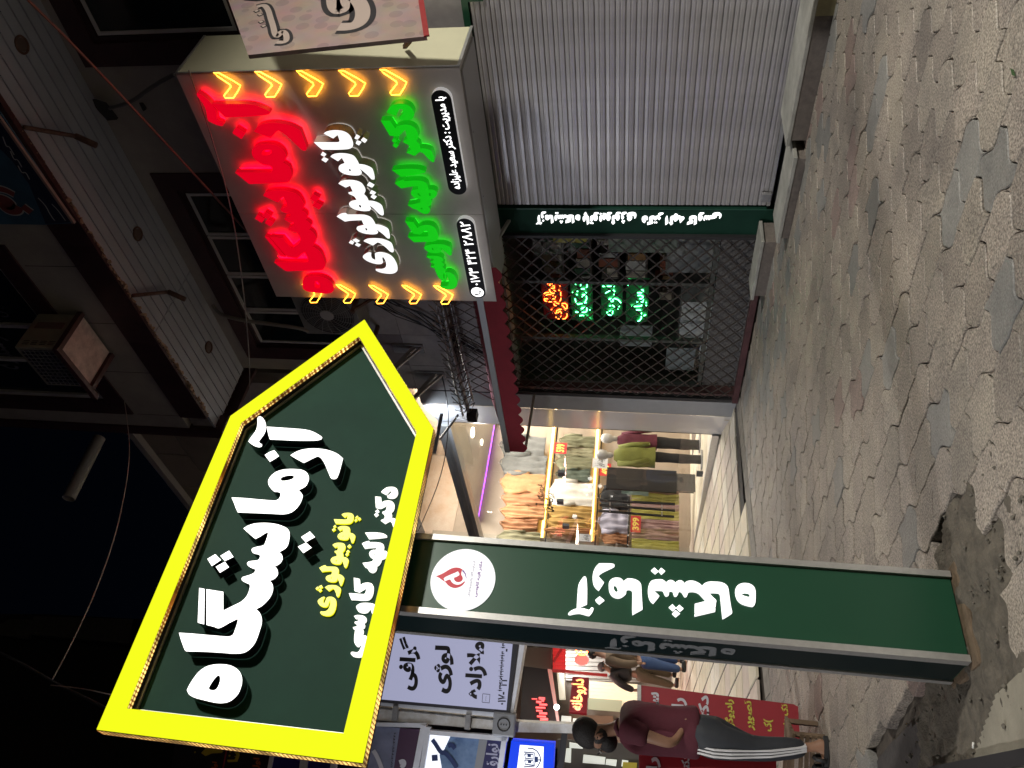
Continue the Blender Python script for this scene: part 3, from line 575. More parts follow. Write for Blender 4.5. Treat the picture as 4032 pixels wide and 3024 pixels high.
# halo light behind the letters (lamps inside their open backs)
def halo(Wd, f, m_, nm):
    b = MB()
    for poly, hs_ in Wd:
        q = [f(p) for p in poly]; cx = sum(p[0] for p in q)/len(q); cy = sum(p[1] for p in q)/len(q)
        b.add([PB.pt(cx+(p[0]-cx)*.94, cy+(p[1]-cy)*.94, .035) for p in q], []) 
        tri = tessellate_polygon([[Vector((*p, 0)) for p in q]]); nn = len(b.v)-len(q)
        for t_ in tri: b.f.append(tuple(nn+i for i in t_)); b.mi.append(0); b.sm.append(False)
    b.build(nm, m_, SB)
halo(WAZ, FR, emi('red_halo', (1, .0, .015), 6), 'halo_lamp'); halo(WDK, FG, emi('green_halo', (.01, 1, .02), 1.0), 'halo_lamp')
# chevrons in neon flex
neon = emi('yellow_neon', (1, .36, .022), 9.0)
CH = [(430+150*0, 0)]
def chev(k, ox, oy, sc=1.0):
    pts = [(262,528),(300,530),(400,585),(455,620),(440,655),(405,710),(345,712),(335,695),(385,630),(380,615),(290,555)]
    P = PX(XB-.03); q = [P.pt(*P.uv(*zz(k, (ox+(p[0]-262)*sc, oy+(p[1]-528)*sc)))) for p in pts]
    b = MB(); b.tube(q, .0048, 6, closed=True); b.build('neon_chevron', neon, SB)
for ox, oy in ((262, 528), (560, 520), (862, 515), (1168, 512), (1468, 505)): chev('r2', ox, oy)
for ox, oy in ((905, 958), (1150, 960), (1388, 965), (1628, 965), (1858, 968)): chev('r3', ox, oy, .72)
# pill labels
def pill(p0, p1, txt, rng, phone=False):
    P = PX(XB-.05); a = P.uv(*zz('pl', p0)); d = P.uv(*zz('pl', p1)); cy = (a[1]+d[1])/2; r = .088
    u0, u1 = min(a[0], d[0])+r, max(a[0], d[0])-r
    o = [(u1+r*math.sin(t*math.pi/12), cy+r*math.cos(t*math.pi/12)) for t in range(13)] + [(u0-r*math.sin(t*math.pi/12), cy-r*math.cos(t*math.pi/12)) for t in range(13)]
    b = MB(); b.prism(P, o, (), -.05, 0, 0, 1); pl = b.build('label_box', [black, emi('lit_white_edge', (.9, .9, .9), .35)], SB)
    mb = MB(); m_ = emi('lit_white_print', (1, 1, 1), 1.8)
    if phone:
        text_on(mb, P, txt, u0+.10, u1+.05, cy-.052, cy+.058, .003, .012, persian=False)
        b = MB(); b.prism(P, [(u0+.0+.068*math.cos(t*math.pi/12), cy+.068*math.sin(t*math.pi/12)) for t in range(24)], (), 0, .003); b.build('phone_disc', m_, pl)
        b = MB(); b.tube([P.pt(u0+x, cy+y, .006) for x, y in ((-.03, .028), (-.028, -.005), (-.005, -.028), (.028, -.032))], [.010, .006, .006, .010], 6); b.build('phone_icon', black, pl)
    else: text_on(mb, P, txt, u0-.02, u1+.03, cy-.052, cy+.052, .003, .025)
    mb.build('print', m_, pl)
pill((150, 95), (265, 815), 'با مدیریت : دکتر سعید علیزاده', None)
pill((320, 978), (400, 1525), '۰۱۷۳ ۴۲۴ ۲۸۸۲', None, True)

# blade banner at the upper right
BN = thing('projecting_banner', (5.4, 2.6, 3.0), 'worn pinkish banner with circles and black outlined letters hanging beside the sign box', 'banner')
P = PY(2.6); q = [P.uv(*zz('bn', p)) for p in ((312, 532), (2040, 350), (1965, -110), (50, -150), (110, -30))]
def circles():
    M = mat('banner_print', (.30, .20, .19), .8); t = M.node_tree; b_ = t.nodes['Principled BSDF']; tc = t.nodes.new('ShaderNodeTexCoord')
    v = t.nodes.new('ShaderNodeTexVoronoi'); v.inputs['Scale'].default_value = 7.0; v.inputs['Randomness'].default_value = .45; t.links.new(tc.outputs['Object'], v.inputs['Vector'])
    r = t.nodes.new('ShaderNodeValToRGB'); r.color_ramp.interpolation = 'CONSTANT'; r.color_ramp.elements[0].color = (.20, .14, .13, 1); r.color_ramp.elements[1].position = .38; r.color_ramp.elements[1].color = (.27, .19, .17, 1)
    n = t.nodes.new('ShaderNodeTexNoise'); n.inputs['Scale'].default_value = 5; t.links.new(tc.outputs['Object'], n.inputs['Vector']); mx = t.nodes.new('ShaderNodeMixRGB'); mx.blend_type = 'MULTIPLY'; mx.inputs[0].default_value = .6
    t.links.new(v.outputs['Distance'], r.inputs[0]); t.links.new(r.outputs[0], mx.inputs[1]); t.links.new(n.outputs['Color'], mx.inputs[2]); mm = t.nodes.new('ShaderNodeMixRGB'); mm.blend_type = 'ADD'; mm.inputs[0].default_value = 1; mm.inputs[2].default_value = (.09, .07, .06, 1)
    t.links.new(mx.outputs[0], mm.inputs[1]); t.links.new(mm.outputs[0], b_.inputs['Base Color']); return M
b = MB(); b.prism(P, q, (), -.03, 0, 0, 0, True); b.build('fabric_panel', circles(), BN)
b = MB(); a_ = P.pt(*q[1]); c_ = P.pt(*P.uv(*zz('bn', (1975, -60)))); b.beam(a_, c_, .012, .04); b.build('red_edge', mat('red_piping', (.25, .02, .02), .6), BN)
b = MB(); b.beam(P.pt(*P.uv(*zz('bn', (1870, 365))), -.02), PY(3.2).hit(*zz('bn', (1825, 455))), .03, .03); b.build('bracket', rust, BN)
blk = mat('black_print', (.012, .01, .012), .6); pk = mat('pale_print', (.36, .29, .25), .7)
def stroke(P, k, pts, w, m_, nm, parent, d, smooth=2):
    q_ = [Vector(P.uv(*zz(k, p))) for p in pts]
    for _ in range(smooth): q_ = [q_[0]] + [x for a, b2 in zip(q_, q_[1:]) for x in (a.lerp(b2, .25), a.lerp(b2, .75))] + [q_[-1]]
    L, Rr = [], []
    for i, p in enumerate(q_):
        t_ = (q_[min(i+1, len(q_)-1)]-q_[max(i-1, 0)]).normalized(); nn = Vector((-t_.y, t_.x))*w/2; L.append(p+nn); Rr.append(p-nn)
    b = MB(); v = []
    for a, c2 in zip(L, Rr): v += [P.pt(a.x, a.y, d), P.pt(c2.x, c2.y, d)]
    b.add(v, [(2*i, 2*i+1, 2*i+3, 2*i+2) for i in range(len(q_)-1)]); return b.build(nm, m_, parent)
Y1 = [(1130, -40), (1140, 60), (1185, 115), (1230, 100), (1235, 20), (1230, -60)]; Y2 = [(1300, -60), (1400, 30), (1430, 130), (1400, 220), (1320, 262), (1190, 265)]
for pts, w in ((Y1, .125), (Y2, .135)):
    stroke(P, 'bn', pts, w+.065, blk, 'print', BN, .002); stroke(P, 'bn', pts, w-.02, pk, 'print', BN, .004)
Y3 = [(300, -20), (420, -10), (490, -25)]; Y4 = [(400, 70), (470, 50), (510, 100), (530, 180), (555, 250), (570, 330), (600, 365), (620, 330), (640, 300), (680, 330), (690, 390), (660, 415), (590, 412)]
for pts, w in ((Y3, .05), (Y4, .05)):
    stroke(P, 'bn', pts, w+.042, blk, 'print', BN, .002); stroke(P, 'bn', pts, w-.006, pk, 'print', BN, .004)
for cx, cy in ((395, 110), (430, 145), (440, 215), (465, 255)):
    u_, v_ = P.uv(*zz('bn', (cx, cy))); b = MB()
    for s_, mi, dd in ((.030, 0, .002), (.019, 1, .004)): b.add([P.pt(u_+a*s_, v_+c2*s_, dd) for a, c2 in ((1, 0), (0, 1), (-1, 0), (0, -1))], [(0, 1, 2, 3)], mi)
    b.build('print', [blk, pk], BN)
# ================================================================== the corner building
BL = thing('corner_building', (6.9, 4, 0), 'dark two storey building with ribbed soffit, maroon bands and shopfronts at street level', 'building')
XF = 6.9
b = MB(); b.box(XF+.02, 7.1, -4, 8.62, 2.98, 5.06)      # wall between shopfronts and windows
b.build('wall', stone2, BL)
# stone slabs on the first storey wall
sl = [(0.6, 3.6, 3.3, 4.2), (5.6, 7.2, 3.3, 3.75)]
random.seed(11)
yy = 5.0
while yy < 8.6:
    w = .62
    for z0, z1 in ((3.32, 3.9), (3.905, 4.5), (4.505, 5.05)):
        b = MB(); b.box(XF-.004-random.uniform(0, .006), XF+.02, yy, min(yy+w-.006, 8.62), z0, z1); b.build('stone_slab', stone2 if random.random() < .7 else mat('mauve_stone', (.20, .17, .18), .5, var=.15, vscale=3), BL)
    yy += w
# second storey wall pieces round the window openings
WZ0, WZ1 = 5.06, 7.08
for y0, y1, z0, z1 in ((-4, .3, WZ0, WZ1), (3.62, 4.9, WZ0, WZ1), (8.05, 8.3, WZ0, WZ1), (.3, 3.62, 6.98, WZ1), (4.9, 8.05, 6.9, WZ1)):
    b = MB(); b.box(XF, 7.1, y0, y1, z0, z1); b.build('wall', stone, BL)
def window_set(y0, y1, z0, z1, panes, nm):
    w = MB(); t_ = .24
    for (a, c2, d, e) in ((y0, y0+t_, z0, z1), (y1-t_, y1, z0, z1), (y0+t_, y1-t_, z1-.22, z1), (y0+t_, y1-t_, z0, z0+.14)):
        w.box(XF-.02, XF+.05, a, c2, d, e)
    wn = w.build('window', maroon, BL)
    w = MB()
    for (a, c2, d, e) in ((y0+t_, y0+t_+.05, z0+.14, z1-.22), (y1-t_-.05, y1-t_, z0+.14, z1-.22), (y0+t_+.05, y1-t_-.05, z1-.27, z1-.22)): w.box(XF+.01, XF+.09, a, c2, d, e)
    w.build('reveal', mat('maroon_stone_edge', (.03, .012, .013), .35), wn)
    a0, a1 = y0+t_+.05, y1-t_-.05; k = (a1-a0)/panes
    for i in range(panes):
        f = MB(); u0 = a0+i*k+.012; u1 = a0+(i+1)*k-.012; zz0, zz1 = z0+.16, z1-.29
        for (p, q_, d, e) in ((u0, u0+.035, zz0, zz1), (u1-.035, u1, zz0, zz1), (u0+.035, u1-.035, zz1-.035, zz1), (u0+.035, u1-.035, zz0, zz0+.035)): f.box(XF+.02, XF+.06, p, q_, d, e)
        f.build('frame', mat('white_upvc', (.55, .55, .53), .4), wn)
        g_ = MB(); g_.box(XF+.035, XF+.045, u0+.035, u1-.035, zz0+.035, zz1-.035); g_.build('pane', dglass, wn)
        g_ = MB()
        for s in range(9): yy_ = u0+.05+s*(k-.12)/8; g_.beam((XF+.12+.02*(s % 2), yy_, zz0+.05), (XF+.12+.02*(s % 2), yy_, zz1-.05), .05, .01)
        g_.build('curtain', mat('dark_curtain', (.03, .035, .035), .9), wn)
window_set(.3, 3.62, 5.06, 6.98, 2, 'w'); window_set(4.9, 8.05, 5.06, 6.9, 4, 'w')
# ribbed soffit: long boards with grooves
SO = []
nb = 8; bw = (6.9-5.79)/nb
for i in range(nb):
    for y0, y1 in ((-2.0, 6.395), (6.405, 8.32)):
        b = MB(); x0 = 5.79+i*bw; b.box(x0+.004, x0+bw-.004, y0, y1, 7.08, 7.10); b.box(x0+.004, x0+.022, y0, y1, 7.070, 7.08)
        b.build('soffit_board', mat('pale_soffit_board', (.33, .36, .42), .6, var=.1, vscale=1.5), BL)
b = MB(); b.box(5.80, 7.3, -4, 8.27, 7.11, 7.4); b.build('slab', conc, BL)
for y, x in ((3.11, 6.36), (5.38, 6.41), (7.39, 6.48)):
    b = MB(); b.tube([(x+.075*math.cos(t*math.pi/10), y+.075*math.sin(t*math.pi/10), 7.068) for t in range(20)], .012, 6, closed=True); d_ = b.build('downlight', rust, BL)
    b = MB(); b.cyl((x, y, 7.066), (0, 0, 1), .06, .008, 20); b.build('lens', mat('dull_lens', (.10, .07, .06), .5), d_)
b = MB()       # crumbling foam and mortar along the soffit's outer edge
random.seed(5)
for i in range(150):
    y = 3.4+i*.033; r = random.uniform(.012, .05) if 4.4 < y < 8 else .01; c_ = Vector((5.77+random.uniform(-.01, .02), y, 7.06-random.uniform(0, .03)))
    bm = bmesh.new(); [bm.verts.new(c_+Vector((random.uniform(-1, 1)*.6, random.uniform(-1, 1), random.uniform(-1, 1)*.7))*r) for _ in range(9)]; bmesh.ops.convex_hull(bm, input=bm.verts); bm.verts.index_update()
    b.add([v.co.copy() for v in bm.verts], [tuple(v.index for v in f.verts) for f in bm.faces]); bm.free()
b.build('crumbled_mortar', mat('old_foam', (.34, .25, .18), .95, var=.3, vscale=12), BL, kind='stuff')
# upper wall and maroon band
XU = 5.76
z_ = 7.45
for y0 in [-4+i*1.5 for i in range(8)]:
    b = MB(); b.box(XU-.03, XU+.03, y0+.003, min(y0+1.497, 8.28), 7.05, 7.44); b.build('maroon_slab', maroon, BL)
b = MB(); b.box(XU, XU+.25, -4, 5.0, 7.45, 12); b.box(XU, XU+.25, 8.0, 8.28, 7.45, 12); b.box(XU, XU+.25, 5.0, 8.0, 7.45, 8.15); b.box(XU, XU+.25, 5.0, 8.0, 10.4, 12); b.build('upper_wall', stone, BL)
b = MB()
for i in range(11): b.box(XU-.0015, XU-.0005, -1+i*.9, -1+i*.9+.008, 7.47, 8.1)
b.build('joint_lines', darkm, BL)
b = MB(); b.box(XU-.03, XU+.25, 8.282, 8.42, 6.95, 12.0); b.box(XU-.02, 7.1, 8.40, 8.46, 6.95, 12); b.build('corner_band', maroon, BL)
b = MB(); b.box(XU-.02, XU+.1, 5.0, 8.0, 8.15, 8.42); b.box(XU-.02, XU+.1, 5.0, 5.25, 8.42, 10.4); b.box(XU-.02, XU+.1, 7.72, 8.0, 8.42, 10.4); uw = b.build('window', maroon, BL)
b = MB(); b.box(XU+.02, XU+.06, 5.25, 7.72, 8.42, 8.48); b.box(XU+.02, XU+.06, 6.3, 6.36, 8.48, 10.4); b.box(XU+.02, XU+.06, 7.66, 7.72, 8.48, 10.4); b.box(XU+.02, XU+.06, 6.95, 7.0, 8.48, 10.4); b.build('frame', mat('white_upvc', (.55, .55, .53), .4), uw)
b = MB(); b.box(XU+.06, XU+.08, 5.25, 7.72, 8.48, 10.4); b.build('pane', dglass, uw)
b = MB(); UP = PX(XU+.055); text_on(b, UP, '09113718', -6.2, -5.3, 8.9, 9.05, .004, 0, persian=False); text_on(b, UP, 'موسسه', -7.2, -6.4, 9.2, 9.7, .004, 0); b.build('window_print', mat('dull_print', (.12, .12, .14), .7), uw)
b = MB(); b.box(6.9, 7.1, -4, 8.4, 7.11, 12); b.build('inner_wall', darkm, BL)
# brackets of bent pipe on the soffit
for (y, ye) in ((3.6, 0), (5.75, 0)):
    t = thing('pipe_bracket', (5.78, y, 7.05), 'bent rusty pipe stub under the soffit, %s' % ('nearest the blue banner' if y < 4 else 'beside the crumbled edge'), 'bracket')
    b = MB(); b.tube([(5.78, y, 7.02), (6.28, y+.42, 7.0)], .022, 8); b.tube([(6.28, y+.42, 7.0), (6.24, y+.50, 6.80)], .032, 10); b.build('pipe', rust, t)
# blue banner on the upper wall
t = thing('blue_banner', (5.72, 3, 7.2), 'dark blue printed banner with flowing red and white Persian lettering fixed on the upper wall', 'banner')
P = PX(XU-.045); b = MB(); q = [P.uv(*zz('a', p)) for p in ((-10, 720), (490, 1458), (290, 1468), (-10, 1465), (-400, 1465), (-400, 200))]; b.prism(P, q, (), -.02, 0, 0, 0); b.build('fabric', mat('blue_banner_cloth', (.035, .10, .16), .7, var=.25, vscale=2), t)
b = MB(); q = [P.uv(*zz('a', p)) for p in ((-10, 730), (480, 1450), (300, 1462), (190, 1200), (80, 1050), (-10, 960))]; b.prism(P, q, (), 0, .003); b.build('navy_border', mat('navy_cloth', (.012, .018, .05), .7), t)
b = MB(); b.beam(P.pt(*P.uv(*zz('a', (-10, 745))), .01), P.pt(*P.uv(*zz('a', (487, 1452))), .01), .03, .03); b.build('batten', mat('pale_batten', (.30, .22, .20), .8), t)
wp = mat('white_script', (.45, .45, .45), .7); rp = mat('red_script', (.20, .05, .05), .7)
for pts, w in (([(-20, 1290), (40, 1300), (75, 1325), (60, 1345), (20, 1340), (50, 1375), (110, 1375), (120, 1345)], .10), ([(150, 1345), (205, 1385)], .09), ([(-10, 1230), (40, 1240), (95, 1270)], .07)):
    stroke(P, 'a', pts, w+.03, wp, 'script', t, .004); stroke(P, 'a', pts, w, rp, 'script', t, .006)
for k in range(3): stroke(P, 'a', [(20+k*50, 890+k*95), (45+k*50, 960+k*85), (60+k*55, 950+k*85), (95+k*50, 1010+k*80)], .012, wp, 'script', t, .006)
stroke(P, 'a', [(250, 1290), (300, 1340), (330, 1400), (360, 1440)], .012, wp, 'script', t, .006); stroke(P, 'a', [(340, 1330), (380, 1370), (430, 1440)], .012, wp, 'script', t, .006)
# evaporative cooler on the upper wall
def cooler():
    t = thing('evaporative_cooler', (5.4, 6.3, 8.0), 'boxy beige evaporative cooler with dark grille on a maroon bracket frame high up', 'air cooler')
    x0, x1, y0, y1, z0, z1 = 5.18, 5.72, 6.02, 6.70, 7.82, 8.36
    cb = mat('beige_sheet_metal', (.30, .29, .23), .5, var=.1); b = MB(); b.box(x0, x1, y0, y1, z0, z1); bevel(b.build('cabinet', cb, t), .01)
    b = MB(); b.box(x0-.004, x1, y0-.006, y0, z0, z0+.02)
    for g in range(4):
        for k in range(3): b.box(x0+.05+k*.025, x0+.058+k*.025, y0-.004, y0, z0+.07+g*.11, z0+.145+g*.11)
    b.build('vent_slot', darkm, t)
    b = MB(); b.box(x0+.30, x0+.40, y0-.003, y0, z0+.10, z1-.08); b.build('label_patch', mat('brown_patch', (.16, .11, .10), .7), t)
    b = MB(); b.box(x0-.004, x0, y0+.04, y1-.04, z0+.05, z1-.05); b.build('grille_back', mat('navy_mesh', (.015, .016, .03), .8), t)
    b = MB()
    for i in range(10): b.box(x0-.009, x0-.004, y0+.05+i*.062, y0+.055+i*.062, z0+.05, z1-.05)
    for i in range(7): b.box(x0-.009, x0-.004, y0+.04, y1-.04, z0+.07+i*.062, z0+.075+i*.062)
    b.build('grille_wire', alu, t)
    b = MB(); b.box(x0-.02, x1, y0-.05, y0+.01, z0-.07, z0-.004); b.box(x0-.02, x1, y1-.01, y1+.05, z0-.07, z0-.004); b.box(x0-.06, x0-.0, y0-.05, y1+.16, z0-.07, z0-.004); b.build('bracket_frame', maroon2, t)
    b = MB(); b.box(x0+.01, x1, y0+.02, y1-.02, z0-.030, z0-.003); b.build('pan', mat('stained_pan', (.50, .40, .38), .7, var=.3, vscale=8, bump=.3), t)
cooler()

# ------------------------------------------------------------------ roller shutters with green frames
SH = thing('roller_shutter', (6.9, 3.2, .1), 'closed dull silver roller shutter of horizontal slats, large one at the right', 'roller shutter')
shm = mat('galvanised_slat', (.47, .455, .46), .30, .3, var=.12, vscale=5)
t_ = shm.node_tree; zs0, zs1, NS = .10, 2.93, 31
sh = (zs1-zs0)/NS
def slat_mesh(y0, y1):
    b = MB(); pr = [(0, 0), (-.006, .003), (-.011, sh*.10), (-.012, sh*.40), (-.007, sh*.47), (-.007, sh*.55), (-.0115, sh*.62), (-.010, sh*.88), (-.004, sh*.955), (.006, sh*.965), (.006, sh)]
    v = [];
    for y in (y0, y1): v += [(XF-.03+p[0], y, p[1]) for p in pr]
    k = len(pr); b.add(v, [(i, i+k, i+k+1, i+1) for i in range(k-1)]); b.f = [f[::-1] for f in b.f]
    return b
base = slat_mesh(1.2, 5.30).build('slat', shm, SH)
for i in range(NS): 
    o = base if i == 0 else dupo(base, (0, 0, 0)); o.location = (0, 0, zs0+i*sh-.1) if False else Vector((0, 0, zs0+i*sh)) + Vector((0, 0, 0))
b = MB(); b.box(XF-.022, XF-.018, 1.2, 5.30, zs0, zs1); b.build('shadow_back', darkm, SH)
b = MB(); b.box(XF-.052, XF-.02, 1.2, 5.30, zs0-.035, zs0+.0); b.build('bottom_rail', alu, SH)
b = MB(); b.box(XF-.10, XF-.055, 5.12, 5.22, zs0-.03, zs0+.07); bevel(b.build('lock_hasp', steel, SH), .008)
b = MB(); b.box(XF-.05, XF+.02, 1.2, 5.32, 2.94, 3.0); b.box(XF-.055, XF-.03, 1.2, 3.1, 2.80, 2.94); b.build('green_lintel', green, SH)
b = MB(); b.box(6.62, XF+.6, 1.2, 5.31, -.05, .012); b.box(XF+.58, XF+.6, 1.2, 5.31, .012, .3); b.build('sill', darkm, SH)  # dark sill and back paint in the shade of the recess below the shutter
b = MB()
for i in range(3): b.box(XF+.05, XF+.07, 3.9, 5.3, .04+i*.035, .052+i*.035)
b.build('sill_bars', alu, SH)
# green strip with the vertical word line
GS = thing('vertical_light_sign', (6.85, 5.5, 0), 'narrow dark green vertical sign with small glowing white Persian letters between shutter and lattice gate', 'sign')
b = MB(); b.box(XF-.07, XF+.02, 5.325, 5.665, -.04, 2.96); b.build('panel', greend, GS)
b = MB(); b.box(XF-.073, XF-.07, 5.327, 5.34, -.03, 2.96); b.build('trim', mat('green_trim', (.02, .09, .06), .3), GS)
P = PX(XF-.0705); wl = emi('lit_white_strip', (1, 1, 1), 1.8)
def strip(Wd, a, c2, lo, hi):
    us = [p[0] for w in Wd for p in w[0]]; vs_ = [p[1] for w in Wd for p in w[0]]; U0, U1, V0, V1 = min(us), max(us), min(vs_), max(vs_)
    z1 = P.uv(*zz('gs', (a, 270)))[1]; z0 = P.uv(*zz('gs', (c2, 270)))[1]
    letters(Wd, P, lambda p: (lo-(p[1]-V0)/(V1-V0)*(lo-hi), z0+(p[0]-U0)/(U1-U0)*(z1-z0)), GS, [wl], 0, .008)
ya = P.uv(*zz('gs', (1300, 228)))[0]; yb = P.uv(*zz('gs', (1300, 312)))[0]
strip(WAZ, 866, 1165, ya, yb); strip(WPA, 1182, 1540, ya, yb); strip(WDK, 1578, 2108, ya, yb)

# steps of marble over granite in front of the shutters
mar = mat('worn_marble', (.33, .33, .30), .55, var=.3, vscale=4, bump=.3); gran = mat('granite_riser', (.14, .12, .105), .7, col2=(.22, .19, .165), vscale=18, bump=.3)
def step(nm, x0, x1, y0, y1, h, lab, joint=None):
    t = thing('doorstep', (x1, y0, 0), lab, 'step')
    b = MB(); b.box(x0, x1, y0, y1, h-.035, h); bevel(b.build('marble_slab', mar, t), .006)
    b = MB(); b.box(x0+.03, x1, y0+.03, y1-.04, -.05, h-.036); b.build('riser', gran, t)
    if joint: b = MB(); b.box(x0+.022, x0+.03, y0+.0, joint, .0, h-.036); b.build('stone_face', mat('pale_riser_stone', (.32, .29, .17), .7, var=.2), t)
step('s', 6.08, 6.62, 1.6, 4.08, .168, 'long marble topped doorstep before the big shutter, nearest to the viewer', 2.97)
step('s', 5.95, 6.38, 4.10, 5.04, .108, 'lower marble doorstep slab at the left end of the big shutter')
step('s', 6.46, 6.80, 5.45, 6.28, .155, 'marble doorstep in front of the lattice gate')

# ------------------------------------------------------------------ lattice gate and the dark spice shop behind it
LG = thing('lattice_gate', (6.86, 7.1, 0), 'closed black folding lattice gate in front of the dark shop with neon words', 'gate')
gy0, gy1, gz0, gz1 = 5.70, 8.44, .12, 3.0
k = .196; s_ = .178
import itertools
def clip(y, z, dy, dz):
    ts = []
    for (c0, d_, lo, hi) in ((y, dy, gy0, gy1), (z, dz, gz0, gz1)):
        a, c_ = (lo-c0)/d_, (hi-c0)/d_; ts.append((min(a, c_), max(a, c_)))
    t0 = max(ts[0][0], ts[1][0]); t1 = min(ts[0][1], ts[1][1]); return (t0, t1) if t1-t0 > .05 else None
gm1 = mat('lattice_bar_steel', (.06, .05, .045), .45, .5)
for sg in (1, -1):
    for i in range(-16, 34):
        c_ = clip(gy0+i*k, gz0, k*sg, s_)
        if c_ is None: continue
        y, z = gy0+i*k, gz0; a = (XF-.09-.006*sg, y+c_[0]*k*sg, z+c_[0]*s_); e = (XF-.09-.006*sg, y+c_[1]*k*sg, z+c_[1]*s_)
        b = MB(); b.beam(a, e, .016, .008, up=(1, 0, 0)); b.build('lattice_bar', gm1, LG)
b = MB(); b.box(XF-.13, XF-.05, gy0-.04, gy1+.06, .02, .09); b.build('bottom_track', maroon2, LG)
b = MB(); b.box(XF-.12, XF-.06, gy1, gy1+.04, .1, 3.0); b.build('end_post', darkm, LG); b = MB(); b.box(XF-.12, XF-.06, gy0-.035, gy0, .1, 3.0); b.build('end_post', darkm, LG)
b = MB(); b.box(XF-.13, XF-.04, gy0-.04, gy1+.06, 3.0, 3.05); b.build('top_track', darkm, LG)
SP = thing('spice_shop_front', (7.05, 7.1, 0), 'dark glazed spice shop front with shelves and counter behind the lattice gate', 'shopfront')
b = MB(); b.box(XF, 7.05, 8.46, 8.62, -.02, 3.3); pj = b.build('jamb', mat('maroon_door_jamb', (.10, .045, .045), .55, col2=(.16, .08, .075), vscale=9), SP)
random.seed(21)
for z in (.9, 1.45, 1.6, 1.95, 1.3): b = MB(); b.box(XF-.002, XF, 8.5, 8.5+random.uniform(.03, .09), z, z+random.uniform(.03, .12)); b.build('sticker_scrap', mat('scrap_paper', (.4, .36, .33), .8), pj)
b = MB(); b.box(7.04, 7.1, 5.7, 8.46, .0, .48); b.build('granite_base', mat('speckled_granite', (.05, .05, .05), .6, col2=(.22, .21, .2), vscale=70), SP)
b = MB()
for z in (.5, 3.0): b.box(7.0, 7.06, 5.7, 8.46, z, z+.05)
for y in (5.70, 6.55, 7.55, 8.42): b.box(7.0, 7.06, y, y+.045, .5, 3.05)
b.build('frame', mat('dark_aluminium', (.12, .13, .12), .4, .5), SP)
b = MB(); b.box(7.035, 7.04, 5.75, 8.42, .55, 3.0); b.build('glass_pane', glass, SP)
b = MB(); b.box(9.6, 9.7, 5.0, 9.3, 0, 3.2); b.box(7.1, 9.6, 4.9, 5.0, 0, 3.2); b.box(7.1, 9.6, 8.64, 8.74, 0, 3.2); b.box(7.1, 9.6, 5.0, 8.64, 3.1, 3.2); b.box(7.1, 9.6, 5.0, 8.64, -.02, .1); b.build('room', mat('dim_room_wall', (.12, .13, .12), .8, var=.2, vscale=2), SP)
sr = [mat('jar_'+n, c_, .5) for n, c_ in (('amber', (.30, .16, .05)), ('olive', (.12, .14, .05)), ('pale', (.45, .45, .40)), ('rust', (.25, .07, .03)), ('bone', (.5, .45, .35)), ('moss', (.05, .14, .07)))]
for sx, sy0, sy1 in ((8.9, 5.2, 8.5),):
    for z in (.9, 1.3, 1.7, 2.1, 2.5):
        b = MB(); b.box(sx-.3, sx+.1, sy0, sy1, z-.03, z); b.build('shelf', mat('dark_wood_shelf', (.08, .06, .045), .6), SP)
        y = sy0+.05
        while y < sy1-.1:
            w = random.uniform(.09, .2); h = random.uniform(.14, .30); b = MB(); b.box(sx-.25, sx+.02, y, y+w-.02, z+.002, z+h); b.build('package', random.choice(sr), SP); y += w
b = MB(); b.box(7.9, 8.4, 5.2, 7.2, .1, 1.0); b.box(7.88, 8.42, 5.18, 7.22, 1.0, 1.04); b.build('counter', mat('steel_counter', (.35, .37, .36), .3, .5), SP)
b = MB(); b.box(7.45, 7.85, 7.3, 8.4, .1, .82); b.build('chest_freezer', mat('freezer_white', (.5, .53, .52), .35), SP)
b = MB(); b.box(7.25, 7.27, 5.85, 6.3, .95, 1.75); b.build('notice_sheet', mat('pale_notice', (.18, .21, .18), .7), SP)
b = MB(); b.box(7.25, 7.26, 7.55, 7.95, 1.18, 1.6); b.box(7.24, 7.25, 7.95, 8.4, .6, .98); b.build('notice_sheet', mat('white_notice', (.22, .25, .25), .7), SP)
b = MB(); b.box(7.24, 7.25, 5.8, 6.15, 2.0, 2.4); b.build('price_sheet', mat('yellow_notice', (.3, .28, .04), .7), SP)
